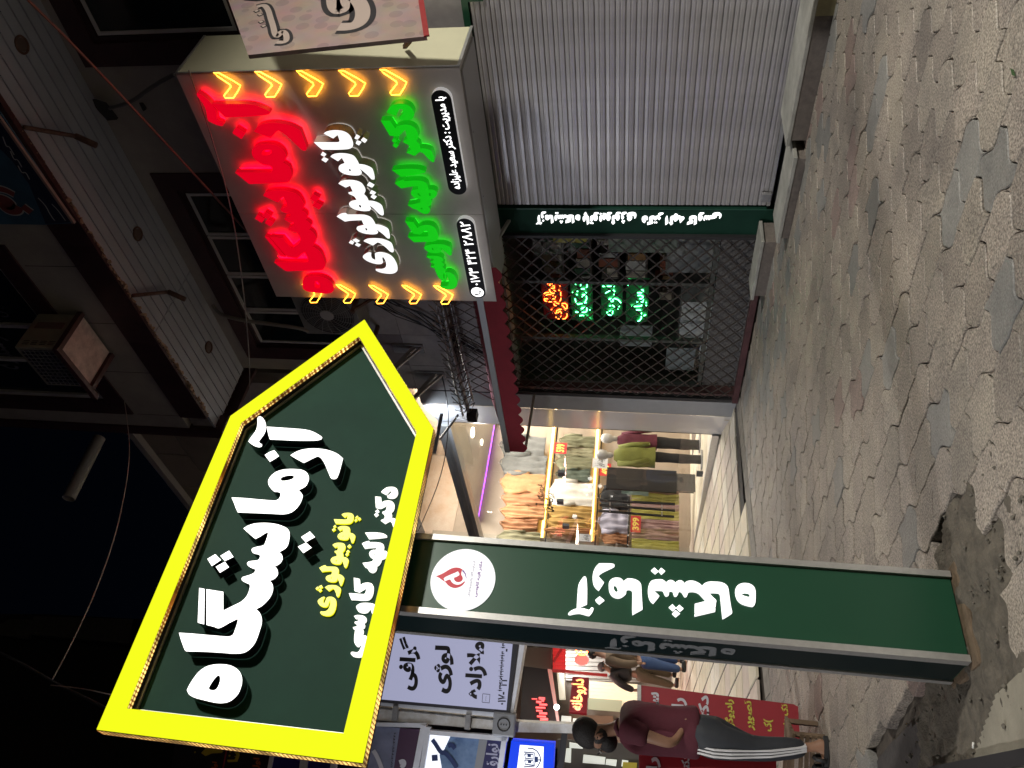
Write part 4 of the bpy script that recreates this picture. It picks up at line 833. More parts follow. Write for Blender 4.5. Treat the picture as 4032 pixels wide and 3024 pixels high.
NW = dict(
 red=[[(495,215),(505,185),(535,165)],[(565,165),(600,165),(630,190),(635,220),(650,245)],[(545,185),(570,200),(565,220),(545,215)],[(530,210),(515,230),(535,240),(580,240),(580,265),(535,270),(515,290),(530,320),(560,335),(585,325),(590,305),(570,290),(560,310)],[(630,290),(655,310),(660,400),(645,430)],[(440,345),(465,325),(510,320)],[(440,350),(455,365),(500,345),(540,345)],[(450,400),(530,400)],[(450,405),(460,425),(500,437),(600,437)],[(555,360),(590,370),(590,385)],[(550,400),(585,402)],[(570,465),(590,455),(635,455),(620,480),(585,485),(570,465)],[(670,460),(710,455),(735,475),(735,520),(715,525),(690,495),(670,475)],[(545,560),(540,535),(580,525)],[(555,575),(600,580)],[(605,575),(605,550),(640,530),(690,530),(720,550)],[(620,575),(650,550),(665,575),(665,605),(650,625)],[(735,575),(735,620),(710,648),(680,650)],[(595,625),(610,645),(640,650)]],
 g1=[[(905,240),(905,215),(985,175),(985,250),(975,258)],[(820,225),(845,220)],[(910,278),(955,278)],[(935,320),(975,325),(950,350),(925,350),(975,365),(980,400),(960,440),(975,450)],[(920,375),(960,372)],[(835,400),(845,440),(870,470),(960,450)],[(800,320),(815,325)],[(855,300),(870,310)],[(850,345),(865,350)],[(910,520),(945,510),(975,500),(985,540),(970,565),(915,570)],[(840,565),(880,568)],[(910,545),(940,520)],[(1015,540),(1035,530)],[(890,610),(930,605),(975,615),(1005,645),(1035,670)]],
 g2=[[(1175,245),(1325,245)],[(1210,330),(1285,290)],[(1310,290),(1330,310)],[(1315,350),(1325,340)],[(1245,415),(1270,400),(1320,395),(1370,410),(1405,450)],[(1265,410),(1290,440),(1310,430),(1305,405)],[(1260,490),(1280,485)],[(1300,480),(1325,500)],[(1365,495),(1390,495)],[(1365,525),(1385,530)],[(1325,530),(1300,540),(1230,570),(1245,595),(1280,605),(1300,590),(1305,545)]],
 g3=[[(1500,165),(1520,190),(1515,215),(1495,235)],[(1570,215),(1700,215)],[(1650,285),(1680,290),(1685,310),(1660,322)],[(1610,325),(1660,325)],[(1615,360),(1650,355),(1680,370),(1680,395),(1640,398),(1685,410),(1680,440),(1600,440)],[(1525,495),(1610,495),(1660,490),(1670,455)],[(1715,445),(1725,450)],[(1715,480),(1725,485)],[(1595,540),(1650,540)],[(1660,550),(1660,640),(1640,670),(1615,680)],[(1690,610),(1715,600)]])
NR = emi('red_neon_tube', (1, .13, .015), 14); NG = emi('green_neon_tube', (.10, 1, .34), 16)
for key, nm, col_, m_ in (('red', 'topmost', 'red', NR), ('g1', 'second from the top', 'green', NG), ('g2', 'third from the top', 'green', NG), ('g3', 'lowest', 'green', NG)):
    P = PX(7.12); pp = [P.pt(*P.uv(*zz('nn', q))) for st_ in NW[key] for q in st_]; cc = sum(pp, Vector())/len(pp)
    t = thing('neon_word', cc, '%s neon word of the four hanging behind the lattice gate, glowing %s' % (nm, col_), 'neon sign', 'neon words behind the lattice gate')
    for st_ in NW[key]: b = MB(); b.tube([P.pt(*P.uv(*zz('nn', q))) for q in st_], .0052, 6); b.build('neon_tube', m_, t)
    ys = [p.y for p in pp]; zs = [p.z for p in pp]
    b = MB(); b.box(7.135, 7.14, min(ys)-.02, max(ys)+.02, min(zs)-.02, max(zs)+.02); b.build('glow_back', mat('red_glow_back', (.12, .006, .006), .3) if key == 'red' else mat('green_glow_back', (.02, .14, .05), .3), t)  # board added and tinted as the glow round each neon word
# red awning
AW = thing('red_awning', (6.4, 7.1, 3.0), 'dark red scalloped fabric awning on a grey tube over the lattice gate', 'awning')
b = MB(); ya, ye = 5.45, 8.80; xa = 6.02
v = [(XF, ya, 3.42), (XF, ye, 3.42), (xa, ye, 3.05), (xa, ya, 3.05)]; b.add(v, [(0, 1, 2, 3)]); redc = mat('dark_red_canvas', (.22, .012, .025), .8, var=.12, vscale=4)
b.build('canopy', redc, AW)
b = MB(); b.box(xa-.03, xa+.03, ya, ye, 3.03, 3.10); b.build('front_bar', mat('grey_bar', (.45, .47, .48), .35, .5), AW)
pts = [(ya, 3.03)]; n_ = 16; 
low = []
for i in range(n_*8+1):
    y = ya+(ye-ya)*i/(n_*8); low.append((y, 2.84-.055*abs(math.sin(math.pi*i/8))))
poly = [(-p[0], p[1]) for p in low] + [(-ye, 3.035), (-ya, 3.035)]
b = MB(); b.prism(PX(xa-.01), poly, (), -.004, 0, 0, 0, True); b.build('valance', redc, AW)
b = MB(); b.beam((XF, 8.62, 2.78), (6.15, 8.90, 2.84), .035, .035); b.build('arm', mat('grey_tube', (.42, .41, .38), .4, .4), AW); b = MB(); b.beam((XF, 5.50, 2.80), (xa, 5.45, 3.0), .03, .035); b.build('arm', mat('grey_tube', (.42, .41, .38), .4, .4), AW)
# rolled up spare lattice, transom glass and cables above the awning
TR = thing('transom_lattice', (6.8, 7, 3.6), 'bundled folding lattice with pipes lying above the awning', 'lattice')
b = MB(); b.box(XF-.0, XF+.015, 5.7, 8.2, 3.1, 3.62); b.build('teal_glass', mat('teal_glass', (.16, .23, .22), .3), TR)
lm = mat('lattice_bar_light', (.22, .20, .18), .45, .5)
for sg in (1, -1):
    for i in range(-4, 18):
        y = 5.6+i*.18; y2 = y+.26*sg
        if 5.6 < y2 < 8.5: b = MB(); b.beam((6.74, y, 3.28), (6.74-.01*sg, y2, 3.62), .006, .012, up=(1, 0, 0)); b.build('lattice_bar', lm, TR)
        if 5.6 < y < 8.8 and i % 1 == 0: b = MB(); b.beam((6.72, y, 3.62), (6.50, y+.13*sg, 3.72), .008, .012); b.beam((6.50, y+.13*sg, 3.72), (6.62, y+.24*sg, 3.9), .008, .012); b.build('lattice_bar', lm, TR)
b = MB(); b.tube([(6.65, 5.4, 3.72), (6.62, 7.6, 3.74), (6.6, 8.75, 3.70)], .03, 8); b.tube([(6.6, 5.4, 3.80), (6.58, 8.8, 3.79)], .018, 8); b.tube([(6.72, 5.4, 3.66), (6.70, 8.6, 3.64)], .02, 8); b.build('pipe', steel, TR)
b = MB(); b.box(6.52, 6.66, 8.72, 8.86, 3.58, 3.72); b.build('end_bracket', darkm, TR)
# bracket irons, cable bundles on the mauve wall
for i, (y, z, L) in enumerate(((7.7, 4.35, .55), (8.25, 4.15, .55))):
    t = thing('iron_bracket', (6.88, y, z), ('upper' if i == 0 else 'lower') + ' grey angle iron bracket bolted to the stone wall beside the arrow tip', 'bracket')
    b = MB(); b.box(XF-.03, XF-.008, y-.05, y+.12, z-.12, z+.3); b.beam((XF-.02, y, z), (XF-.6, y+.1, z+.35), .05, .05); b.beam((XF-.02, y, z-.1), (XF-.45, y+.06, z+.25), .03, .03); b.build('angle', steel, t)
b = MB(); random.seed(9)
for i in range(9):
    y = 6.55+i*.035; pts = [(XF-.06, y+random.uniform(-.05, .05)+k*.22+.07*math.sin(k*1.3+i), 4.7-k*.27+random.uniform(-.03, .03)) for k in range(6)]
    b.tube(pts, .006, 5)
for i in range(4): b.tube([(XF-.05, 7.0+.1*i, 3.95), (XF-.1, 7.2+.1*i, 3.80-.03*i), (XF-.2, 7.7+.1*i, 3.72), (6.7, 8.2, 3.7)], .006, 5)
tag(b.build('cable_bundle', black), 'tangle of thin black cables drooping down the mauve stone wall above the awning', 'cables')
# condenser fan unit on the wall behind the arrow tip
AC = thing('condenser_unit', (6.55, 7.0, 5.0), 'grey air conditioner outdoor unit with round wire fan guard behind the arrow tip', 'air conditioner')
PC = PX(6.5); a = PC.uv(*zz('ac', (150, 90))); c_ = PC.uv(*zz('ac', (1000, 300))); d_ = PC.uv(*zz('ac', (320, 495))); ce = PC.uv(*zz('ac', (615, 265)))
u1 = ce[0]+.46; u0 = d_[0]; z1 = (a[1]+d_[1])/2; z0 = z1-.78
acm = mat('grey_unit_case', (.20, .20, .19), .5, var=.1)
b = MB(); b.pbox(PC, u0, u1, z0, z1, -.32, 0); bevel(b.build('case', acm, AC), .012)
b = MB(); b.prism(PC, [(ce[0]+.34*math.cos(t*math.pi/16), (z0+z1)/2+.34*math.sin(t*math.pi/16)) for t in range(32)], (), 0, .004); b.build('fan_recess', mat('fan_dark', (.04, .04, .042), .7), AC)
b = MB()
for k in range(1, 12): b.tube([PC.pt(ce[0]+.03*k*math.cos(t*math.pi/14), (z0+z1)/2+.03*k*math.sin(t*math.pi/14), .012) for t in range(28)], .0025, 4, closed=True)
for k in range(16): b.tube([PC.pt(ce[0]+r_*math.cos(k*math.pi/8+r_), (z0+z1)/2+r_*math.sin(k*math.pi/8+r_), .015) for r_ in (.06, .2, .34)], .003, 4)
b.build('wire_guard', mat('guard_wire', (.3, .3, .3), .4, .3), AC)
b = MB(); b.prism(PC, [(ce[0]+.085*math.cos(t*math.pi/12), (z0+z1)/2+.085*math.sin(t*math.pi/12)) for t in range(24)], (), .016, .026); b.build('hub_cap', mat('hub_grey', (.4, .4, .4), .4), AC)
b = MB()
for k in range(3):
    an = k*2.094+.5; b.add([PC.pt(ce[0]+r_*math.cos(an+o_), (z0+z1)/2+r_*math.sin(an+o_), .006) for r_, o_ in ((.08, 0), (.32, -.15), (.32, .6), (.08, .7))], [(0, 1, 2, 3)])
b.build('fan_blade', mat('blade_grey', (.09, .09, .09), .5), AC)
b = MB(); b.box(6.35, 6.9, 7.3, 7.34, z0-.05, z0-.005); b.build('bracket', rust, AC); b = MB(); b.box(6.35, 6.9, 6.5, 6.54, z0-.05, z0-.005); b.beam((6.4, 6.52, z0-.03), (6.88, 6.52, z0-.5), .03, .03); b.build('bracket', rust, AC)
# granite pier and splayed white panel beside the clothes shop
b = MB(); b.box(XF-.01, 7.2, 8.64, 8.95, -.02, 4.5); wp_ = thing('shop_pier', (6.9, 8.8, 0), 'grey pier and glossy white splayed panel between the lattice gate and the clothes shop', 'pillar'); b.build('grey_pier', mat('grey_pier_panel', (.30, .31, .32), .45, var=.06), wp_)
b = MB(); b.add([(XF-.01, 8.955, .0), (7.30, 9.93, .03), (7.30, 9.93, 4.5), (XF-.01, 8.955, 4.5), (7.3, 8.955, 0), (7.3, 8.955, 4.5)], [(0, 1, 2, 3), (0, 4, 1), (3, 2, 5)])
b.build('white_panel', mat('gloss_white_panel', (.62, .63, .66), .13, .1, spec=.6), wp_)
b = MB(); b.add([(7.296, 9.925, .03), (7.33, 9.99, .03), (7.33, 9.99, 4.5), (7.296, 9.925, 4.5)], [(0, 1, 2, 3)]); b.build('black_joint', black, wp_)
b = MB(); b.box(6.95, 7.05, 8.99, 9.12, .0, .12); b.build('end_cap', mat('worn_cap', (.3, .28, .22), .6), wp_)
# ================================================================== clothes shop
CS = thing('clothes_shop', (7.3, 12, 0), 'brightly lit glass fronted clothes shop with garments on gold lit wall rails', 'shopfront')
XG = 7.32; zc = 4.52; YW = 14.2
b = MB(); b.box(7.3, 13, YW+.02, YW+.15, 0, 5); b.build('back_wall', mat('warm_slat_wall', (.36, .29, .22), .6, var=.12, vscale=3), CS)
b = MB(); b.box(12.9, 13, 9.0, YW, 0, 5); b.box(7.35, 12.9, 9.0, 9.1, 0, 5); b.build('side_wall', mat('shop_side_wall', (.45, .42, .38), .6), CS)
b = MB(); b.box(7.95, 12.9, 9.1, YW, zc, zc+.06); b.build('ceiling', mat('gloss_ceiling', (.55, .52, .47), .25), CS)
b = MB(); b.box(7.34, 12.9, 9.1, 18, 5.9, 6.0); b.build('upper_ceiling', MATS['gloss_ceiling'], CS)
b = MB(); b.box(7.5, 13, YW+.0, YW+.15, 5.0, 5.9); b.box(9.5, 9.6, 9.1, YW, 4.58, 5.9); b.build('upper_room_wall', mat('warm_upper_wall', (.62, .54, .46), .6, col2=(.45, .32, .22), vscale=1.2), CS)
flo = MB()
for i in range(14):
    for j in range(13):
        b = MB(); x = 7.36+i*.4; y = 9.12+j*.4
        if i < 8: b.box(x, x+.396, y, min(y+.396, YW), .02, .20+.0); b.build('floor_tile', random.choice(TM[:3]), CS)
b = MB(); b.box(10.5, 12.9, 9.1, YW, .02, .2); b.build('floor', TM[0], CS)
b = MB(); b.box(XG-.04, XG+.06, 9.95, 14.1, .10, .205); b.build('sill_rail', alu, CS)
b = MB(); b.box(XG-.10, XG+.12, 9.95, 16.2, 4.28, 4.50); b.build('header_beam', mat('beam_grey', (.40, .41, .42), .35, .3), CS)
b = MB(); b.box(XG-.105, XG-.10, 9.95, 16.2, 4.34, 4.42); b.build('beam_trim', alu, CS)
for y0, y1 in ((9.97, 11.35), (11.36, 12.75), (12.76, 14.1)):
    b = MB(); b.box(XG, XG+.010, y0, y1, .205, 4.28); b.build('glass_pane', glass, CS)
for y0, y1 in ((9.97, 12.0), (12.01, 14.1)):
    b = MB(); b.box(XG, XG+.010, y0, y1, 4.5, 5.4); b.build('transom_pane', glass, CS)
b = MB(); b.box(6.9, 7.3, 8.96, 16, 5.42, 5.5); b.build('porch_soffit', mat('dark_soffit', (.12, .12, .13), .5), CS)
b = MB(); b.box(6.9, 7.1, 8.64, 17, 5.5, 7.5); b.build('upper_wall', stone2, CS)
b = MB(); b.box(XG+.0, 7.6, 14.12, YW+.2, 0, 5.4); b.build('end_pillar', mat('end_pillar', (.3, .26, .2), .6), CS)
# glass door handles
for y in (11.25, 11.44, 12.68):
    pass
hb = MB(); PG = PX(XG-.06)
for (p, q_) in (((815, 1000), (1745, 1050)), ((815, 1060), (1745, 1130)), ((800, 1130), (1735, 1205))):
    b = MB(); b.beam(PG.pt(*PG.uv(*zz('S', p))), PG.pt(*PG.uv(*zz('S', q_))), .035, .03); b.build('door_handle', black, CS)
b = MB()
for (p, q_) in (((945, 1010), (945, 1060)), ((1585, 1045), (1585, 1110)), ((945, 1095), (945, 1135)), ((1585, 1140), (1585, 1185))): b.beam(PG.pt(*PG.uv(*zz('S', p)), .005), PG.pt(*PG.uv(*zz('S', q_)), .005), .02, .02)
b.build('handle_clamp', alu, CS)
for (p, w) in (((345, 685), .06), ((330, 1035), .06), ((400, 1335), .06), ((2070, 1450), .05), ((2050, 690), .05)):
    u_, v_ = PG.uv(*zz('S', p)) if p[0] < 2060 or p[1] > 1000 else PG.uv(*zz('S', p)); b = MB(); b.pbox(PG, u_-w, u_+w, v_-w, v_+w, -.05, 0); b.build('patch_fitting', mat('patch_grey', (.06, .07, .08), .4), CS)
# shop words on the glass
b = MB(); a = box_uv(PG, 'S', (20, 830), (255, 1060)); text_on(b, PX(XG), 'فروشگاه', a[0], a[1], a[2]+.15, a[3], .004, .03); text_on(b, PX(XG), 'بزرگ', a[0], a[0]+.3, a[2]-.02, a[2]+.17, .004, .03); b.build('glass_lettering', mat('dark_vinyl', (.03, .03, .03), .5), CS)
b = MB(); a = box_uv(PG, 'S', (20, 1085), (255, 1165)); text_on(b, PX(XG), 'آرین', a[0]-.05, a[1]+.05, a[2], a[3], .004, .03); b.build('glass_lettering', mat('dark_vinyl', (.03, .03, .03), .5), CS)
# light: gold strips, ceiling discs, purple line (their own light)
PW = PY(YW-.02)
gold = emi('gold_led', (1, .62, .14), 9)
for (p, q_) in (((985, 335), (905, 1075)), ((1280, 350), (1232, 1120))):
    a = PW.uv(*zz('C', p)); c_ = PW.uv(*zz('C', q_)); b = MB(); b.beam(PW.pt(a[0]+.6, a[1]+.0, .01), PW.pt(c_[0]-.1, c_[1], .01), .02, .05); b.build('led_strip', gold, CS)
    b = MB(); b.beam(PW.pt(a[0]+.6, a[1]-.10, .16), PW.pt(c_[0]-.1, c_[1]-.10, .16), .02, .03); b.build('hanging_rail', black, CS)
pur = emi('purple_led', (.42, .05, .9), 3.0); CZ = zc-.004
def cpt(p): d = ground(*zz('C', p), CZ); return d
a, c_ = cpt((590, 300)), cpt((490, 880)); b = MB(); b.beam(a, c_+(c_-a)*.1, .07, .008); b.build('led_strip', pur, CS)
disc = emi('ceiling_lamp', (1, .88, .66), 14)
for p in ((445, 345), (505, 410), (578, 585), (525, 745), (585, 960)):
    d = cpt(p); b = MB(); b.cyl((d.x, d.y, CZ-.012), (0, 0, 1), .10 if p[1] < 400 or p[1] > 500 else .06, .01, 20); b.build('ceiling_lamp', disc, CS)
for p in ((270, 760), (175, 830), (215, 560)):
    d = ground(*zz('C', p), 5.89); b = MB(); b.cyl((d.x, d.y, 5.875), (0, 0, 1), .15, .01, 20); b.build('ceiling_lamp', disc, CS)
for p, q_ in (((280, 915), (270, 1010)),): b = MB(); a, c_ = ground(*zz('C', p), 5.88), ground(*zz('C', q_), 5.88); b.beam(a, c_, .06, .01); b.build('led_strip', gold, CS)
L = bpy.data.lights.new('upper_room_light', 'AREA'); L.energy = 260; L.size = .8; L.color = (1, .92, .8); o = bpy.data.objects.new('upper_room_light', L); COL.objects.link(o); o.parent = CS; o.location = Vector((8.5, 12, 5.8))-Vector((7.3, 12, 0))
for d in ((8.6, 10.4), (9.8, 11.8), (8.4, 12.9), (10.6, 13.2)):
    L = bpy.data.lights.new('ceiling_lamp_light', 'AREA'); L.energy = 125; L.size = .5; L.color = (1, .94, .84); o = bpy.data.objects.new('ceiling_lamp_light', L); COL.objects.link(o); o.parent = CS; o.location = Vector((d[0], d[1], zc-.03))-Vector((7.3, 12, 0))
b = MB(); b.add([cpt((330, 300)), cpt((395, 300)), cpt((455, 560)), cpt((385, 560))], [(0, 1, 2, 3)]); b.build('ceiling_panel', mat('ceiling_grey_panel', (.5, .48, .42), .4), CS)
# porch spotlight on the white panel
t = thing('porch_spotlight', (7.0, 9.5, 4.6), 'small white floodlight under the porch brackets above the white panel', 'spotlight')
b = MB(); b.box(6.86, 6.96, 9.25, 9.4, 4.62, 4.68); b.build('housing', steel, t)
b = MB(); b.box(6.87, 6.95, 9.26, 9.39, 4.612, 4.618); b.build('lens', emi('cool_lens', (.85, .92, 1), 12), t)
L = bpy.data.lights.new('porch_light', 'SPOT'); L.energy = 110; L.spot_size = R(150); L.spot_blend = .5; L.color = (.82, .9, 1); L.shadow_soft_size = .05; o = bpy.data.objects.new('porch_light', L); COL.objects.link(o); o.parent = t; o.location = (-.20, -.2, .0)
o.rotation_euler = Vector((.35, .25, -1)).to_track_quat('-Z', 'Y').to_euler()
for i, (y, z, dx) in enumerate(((9.35, 4.75, .2), (9.7, 4.7, .25))):
    pass
t = thing('porch_bracket', (6.9, 9.6, 4.6), 'crossed grey steel bracket arms under the porch beside the arrow border', 'bracket')
PX7 = PX(6.75)
b = MB(); b.beam(PX7.pt(*PX7.uv(*zz('C', (235, 225)))), PX7.pt(*PX7.uv(*zz('C', (190, 480)))), .05, .05); b.build('arm', steel, t)
b = MB(); b.beam(PX7.pt(*PX7.uv(*zz('C', (345, 230)))), PX7.pt(*PX7.uv(*zz('C', (225, 390)))), .03, .03); b.build('strut', steel, t)
# garments
def cloth(name, c_): return mat('cloth_'+name, c_, .85, var=.14, vscale=7)
def garment(k, a0, a1, b0, b1, m_, lab, P, d=.06, sleeves=True, folds=4, parent=None, cat='garment', neck=True, grp='clothes hanging in the shop'):
    # picture rectangle -> upright piece: a runs down, b runs right to left
    p0 = P.uv(*zz(k, (a0, (b0+b1)/2))); p1 = P.uv(*zz(k, (a1, (b0+b1)/2))); q0 = P.uv(*zz(k, ((a0+a1)/2, b1))); q1 = P.uv(*zz(k, ((a0+a1)/2, b0)))
    zt_, zb_, ua, ub = p0[1], p1[1], q0[0], q1[0]; uc = (ua+ub)/2; hw = (ub-ua)/2; H = zt_-zb_
    NX, NZ = 14, 14; b = MB(); seed = random.uniform(0, 50)
    def half(t):
        if not sleeves: return hw*(.80+.2*min(1, t*4))*(1+.03*math.sin(t*9+seed))
        return hw*(.34+.66*min(1, (t/.13)**.6)) if t < .13 else hw*(1-.10*min(1, (t-.13)*3)+.05*t)
    for side in (1, -1):
        vs = []
        for j in range(NZ+1):
            t_ = j/NZ
            for i in range(NX+1):
                s_ = -1+2*i/NX; w = half(t_); ff = math.sin(s_*folds*3.1+seed+1.2*math.sin(t_*3+seed))*.028*(.3+t_) + noise.noise(Vector((s_*3, t_*4, seed)))*.045
                bul = math.sqrt(max(0, 1-s_*s_))*.05
                vs.append(P.pt(uc+s_*w, zt_-t_*H, d+(bul+ff)*1 if side == 1 else d-bul*.6))
        fs = [(j*(NX+1)+i, (j+1)*(NX+1)+i, (j+1)*(NX+1)+i+1, j*(NX+1)+i+1) for j in range(NZ) for i in range(NX)]
        if side < 0: fs = [f[::-1] for f in fs]
        b.add(vs, fs, 0, True)
    if parent is not None: return b.build(name_of(cat), m_, parent)
    t = thing('hanging_garment', P.pt(uc, zt_, d), lab, cat, grp); b.build('fabric', m_, t)
    if sleeves:
        for sg in (1, -1):
            b = MB(); b.tube([P.pt(uc+sg*hw*.85, zt_-H*.10, d), P.pt(uc+sg*hw*.98, zt_-H*.34, d+.03), P.pt(uc+sg*hw*.9, zt_-H*.62, d+.05)], [hw*.22, hw*.2, hw*.14], 8); b.build('sleeve', m_, t)
        b = MB(); b.tube([P.pt(uc+hw*.28*math.cos(x), zt_-.0+.03*math.sin(x), d+.03+.02*math.sin(x)) for x in [i*math.pi/6 for i in range(12)]], .012, 6, closed=True); b.build('collar', m_, t)
    b = MB(); b.tube([P.pt(uc, zt_, d-.01), P.pt(uc, zt_+.06, d-.01), P.pt(uc+.02, zt_+.08, d-.01)], .004, 5); b.build('hanger_hook', alu, t)
    return t
ol = cloth('olive', (.17, .165, .095)); ol2 = cloth('khaki', (.23, .215, .13)); dg = cloth('dark_green', (.07, .085, .06)); sl_ = cloth('slate', (.15, .15, .14)); wh = cloth('white', (.58, .54, .47)); mu = cloth('mustard', (.36, .22, .06)); og = cloth('orange', (.42, .22, .10)); og2 = cloth('rust', (.36, .17, .08)); bk = cloth('black', (.015, .015, .016)); li = cloth('lilac', (.33, .31, .37)); ye = cloth('yellow', (.50, .46, .13)); pi_ = cloth('pink', (.46, .30, .28))
PW1 = PY(YW-.18); PW2 = PY(YW-.10)
for a in ((640, 930, 380, 520, sl_, 'slate grey tunic high on the top rail, rightmost', 'C'), (640, 940, 500, 640, sl_, 'slate grey tunic on the top rail beside the orange ones', 'C'), (640, 930, 630, 765, og, 'orange tunic first from the right on the top rail', 'C'), (650, 930, 760, 850, og2, 'rust orange blouse in the middle of the top rail', 'C'), (640, 930, 845, 935, og, 'orange tunic third on the top rail', 'C'), (640, 880, 930, 1020, og2, 'folded orange cardigan on the top rail left of the tunics', 'C'), (620, 900, 1020, 1120, ol2, 'tan tunic at the left end of the top rail', 'C'),
          (340, 760, 225, 370, ol, 'olive tunic behind the 599 card on the second rail', 'S'), (270, 740, 375, 500, ol2, 'khaki tunic on the second rail beside the 599 card', 'S'), (290, 720, 490, 645, ol, 'olive jacket on the second rail with a pale collar', 'S'), (300, 700, 640, 795, dg, 'dark green shirt half hidden beside the white polo', 'S'), (200, 740, 790, 1090, wh, 'cream white polo shirt on the second rail', 'S'), (180, 725, 1085, 1240, mu, 'mustard jacket beside the white polo', 'S'), (170, 720, 1235, 1370, mu, 'second mustard jacket further left on the second rail', 'S'), (150, 700, 1365, 1450, og, 'orange tunic at the left end of the second rail', 'S'),
          (830, 1185, 860, 1140, bk, 'black top on the third rail behind the door handles', 'S'), (820, 1180, 1155, 1430, li, 'lilac grey t-shirt on the third rail', 'S'), (850, 1180, 1430, 1560, og2, 'rust cardigan at the left end of the third rail', 'S')):
    garment(a[6], *a[:4], a[4], a[5], PW1, folds=3)
for i in range(12):
    y0 = 890+i*62; c_ = ye if i % 3 else pi_; c_ = pi_ if i in (6, 7, 8) else c_
    garment('S', 1210, 1790, y0, y0+70, c_, '%s trousers on the low rail, %s pair from the right' % ('pale yellow' if c_ is ye else 'pale pink', ['first', 'second', 'third', 'fourth', 'fifth', 'sixth', 'seventh', 'eighth', 'ninth', 'tenth', 'eleventh', 'last'][i]), PY(YW-.75), d=.05+.03*(i % 2), sleeves=False, folds=2)
b = MB(); P = PY(YW-.75); a = P.uv(*zz('S', (1190, 880))); c_ = P.uv(*zz('S', (1190, 1640))); b.tube([P.pt(a[0], a[1], .05), P.pt(c_[0], a[1], .05)], .014, 8); b.tube([P.pt(a[0], a[1], .05), P.pt(a[0], .2, .05)], .014, 8); b.tube([P.pt(c_[0], a[1], .05), P.pt(c_[0], .2, .05)], .014, 8)
tag(b.build('clothes_rail', black), 'low black clothes rail carrying pale yellow and pink trousers', 'clothes rail')
# price cards
def card(k, p, q_, txt, lab, P, m_=None, tm=None, pers=False):
    a = box_uv(P, k, p, q_); b = MB(); b.pbox(P, *a, 0, .006); t = thing('price_card', P.pt((a[0]+a[1])/2, a[2], 0), lab, 'price card', 'price cards'); b.build('card', m_ or mat('red_card', (.45, .03, .03), .5), t)
    b = MB(); du = (a[1]-a[0])*.12; dv = (a[3]-a[2])*.16; text_on(b, P, txt, a[0]+du, a[1]-du, a[2]+dv, a[3]-dv, .008, .03 if not pers else .01, persian=pers); b.build('print', tm or mat('yellow_print', (.8, .6, .12), .5), t)
PCa = PY(YW-.42)
card('S', (265, 290), (405, 430), '599', 'red price card reading 599 on the olive clothes', PCa)
card('S', (1205, 1190), (1320, 1400), '399', 'red price card reading 399 on the pink and yellow clothes', PY(YW-.95))
card('S', (825, 545), (950, 705), '499', 'red price card partly hidden by the black stand', PCa)
card('S', (735, 480), (910, 612), 'جهت فروش', 'white notice card beside the mannequin head', PX(XG-.002) if False else PY(YW-1.6), mat('white_card', (.65, .65, .65), .5), blk, True)
card('S', (568, 1415), (715, 1515), 'جهت فروش', 'white notice card near the pylon edge', PY(YW-1.6), mat('white_card', (.65, .65, .65), .5), blk, True)
# black display stand
P = PY(YW-1.2); a = box_uv(P, 'S', (912, 592), (1765, 905)); t = thing('display_stand', P.pt(a[0], .2), 'tall black display board with small faint pictures in the middle of the shop', 'display board'); b = MB(); b.pbox(P, a[0], a[1], a[2]-.0, a[3], -.04, 0); b.build('board', black, t)
b = MB(); b.pbox(P, a[0]+.05, a[1]-.05, .2, a[2], -.03, -.01); b.build('leg_panel', mat('dark_leg', (.05, .05, .05), .5), t)
# mannequins
def mannequin(k, hx, hy, coat, bot, rectc, rectb, lab, P):
    c_ = P.hit(*zz(k, (hx, hy))); t = thing('mannequin', (c_.x, c_.y, .2), lab, 'mannequin', 'mannequins behind the glass')
    skin_ = mat('white_mannequin', (.6, .58, .54), .35)
    b = MB(); n_ = 10
    for i in range(n_): pass
    pr = [(.0, -.17), (.045, -.15), (.055, -.10), (.05, -.07), (.085, -.04), (.098, .02), (.095, .08), (.07, .125), (.0, .15)]
    vs = []; fs = []
    for j, (r_, z) in enumerate(pr):
        for i in range(14): an = 2*math.pi*i/14; vs.append((c_.x+r_*.85*math.cos(an), c_.y+r_*1.1*math.sin(an), c_.z+z))
    for j in range(len(pr)-1):
        for i in range(14): fs.append((j*14+i, j*14+(i+1) % 14, (j+1)*14+(i+1) % 14, (j+1)*14+i))
    b.add(vs, fs, 0, True); b.build('head', skin_, t)
    for nm, rc, m_, sc_ in (('coat', rectc, coat, 1.0), ('trousers', rectb, bot, .85)):
        a = box_uv(P, k, (rc[0], rc[2]), (rc[1], rc[3])); uc = (a[0]+a[1])/2; hw = (a[1]-a[0])/2*sc_
        pts = []; rs = []
        b = MB(); vs = []; NZ = 12
        for j in range(NZ+1):
            t_ = j/NZ; w = hw*((.45+.55*min(1, t_*5)) if nm == 'coat' else (1-.15*t_)); w *= 1+.04*math.sin(t_*14)
            for i in range(16):
                an = 2*math.pi*i/16; f_ = 1+.06*math.sin(an*5+t_*4); vs.append(P.pt(uc+w*f_*math.cos(an), a[3]-(a[3]-a[2])*t_, .0+w*.62*f_*math.sin(an)))
        fs = [(j*16+i, (j+1)*16+i, (j+1)*16+(i+1) % 16, j*16+(i+1) % 16) for j in range(NZ) for i in range(16)]
        b.add(vs, fs, 0, True); b.build(nm, m_, t)
        if nm == 'coat':
            for sg in (1, -1): b = MB(); b.tube([P.pt(uc+sg*hw*.8, a[3]-.08, 0), P.pt(uc+sg*hw*1.02, a[3]-(a[3]-a[2])*.45, .06), P.pt(uc+sg*hw*.85, a[3]-(a[3]-a[2])*.85, .16)], [hw*.3, hw*.27, hw*.2], 8); b.build('sleeve', m_, t)
    b = MB(); b.cyl((c_.x, c_.y, .2), (0, 0, 1), .18, .02, 20); b.build('base_plate', steel, t)
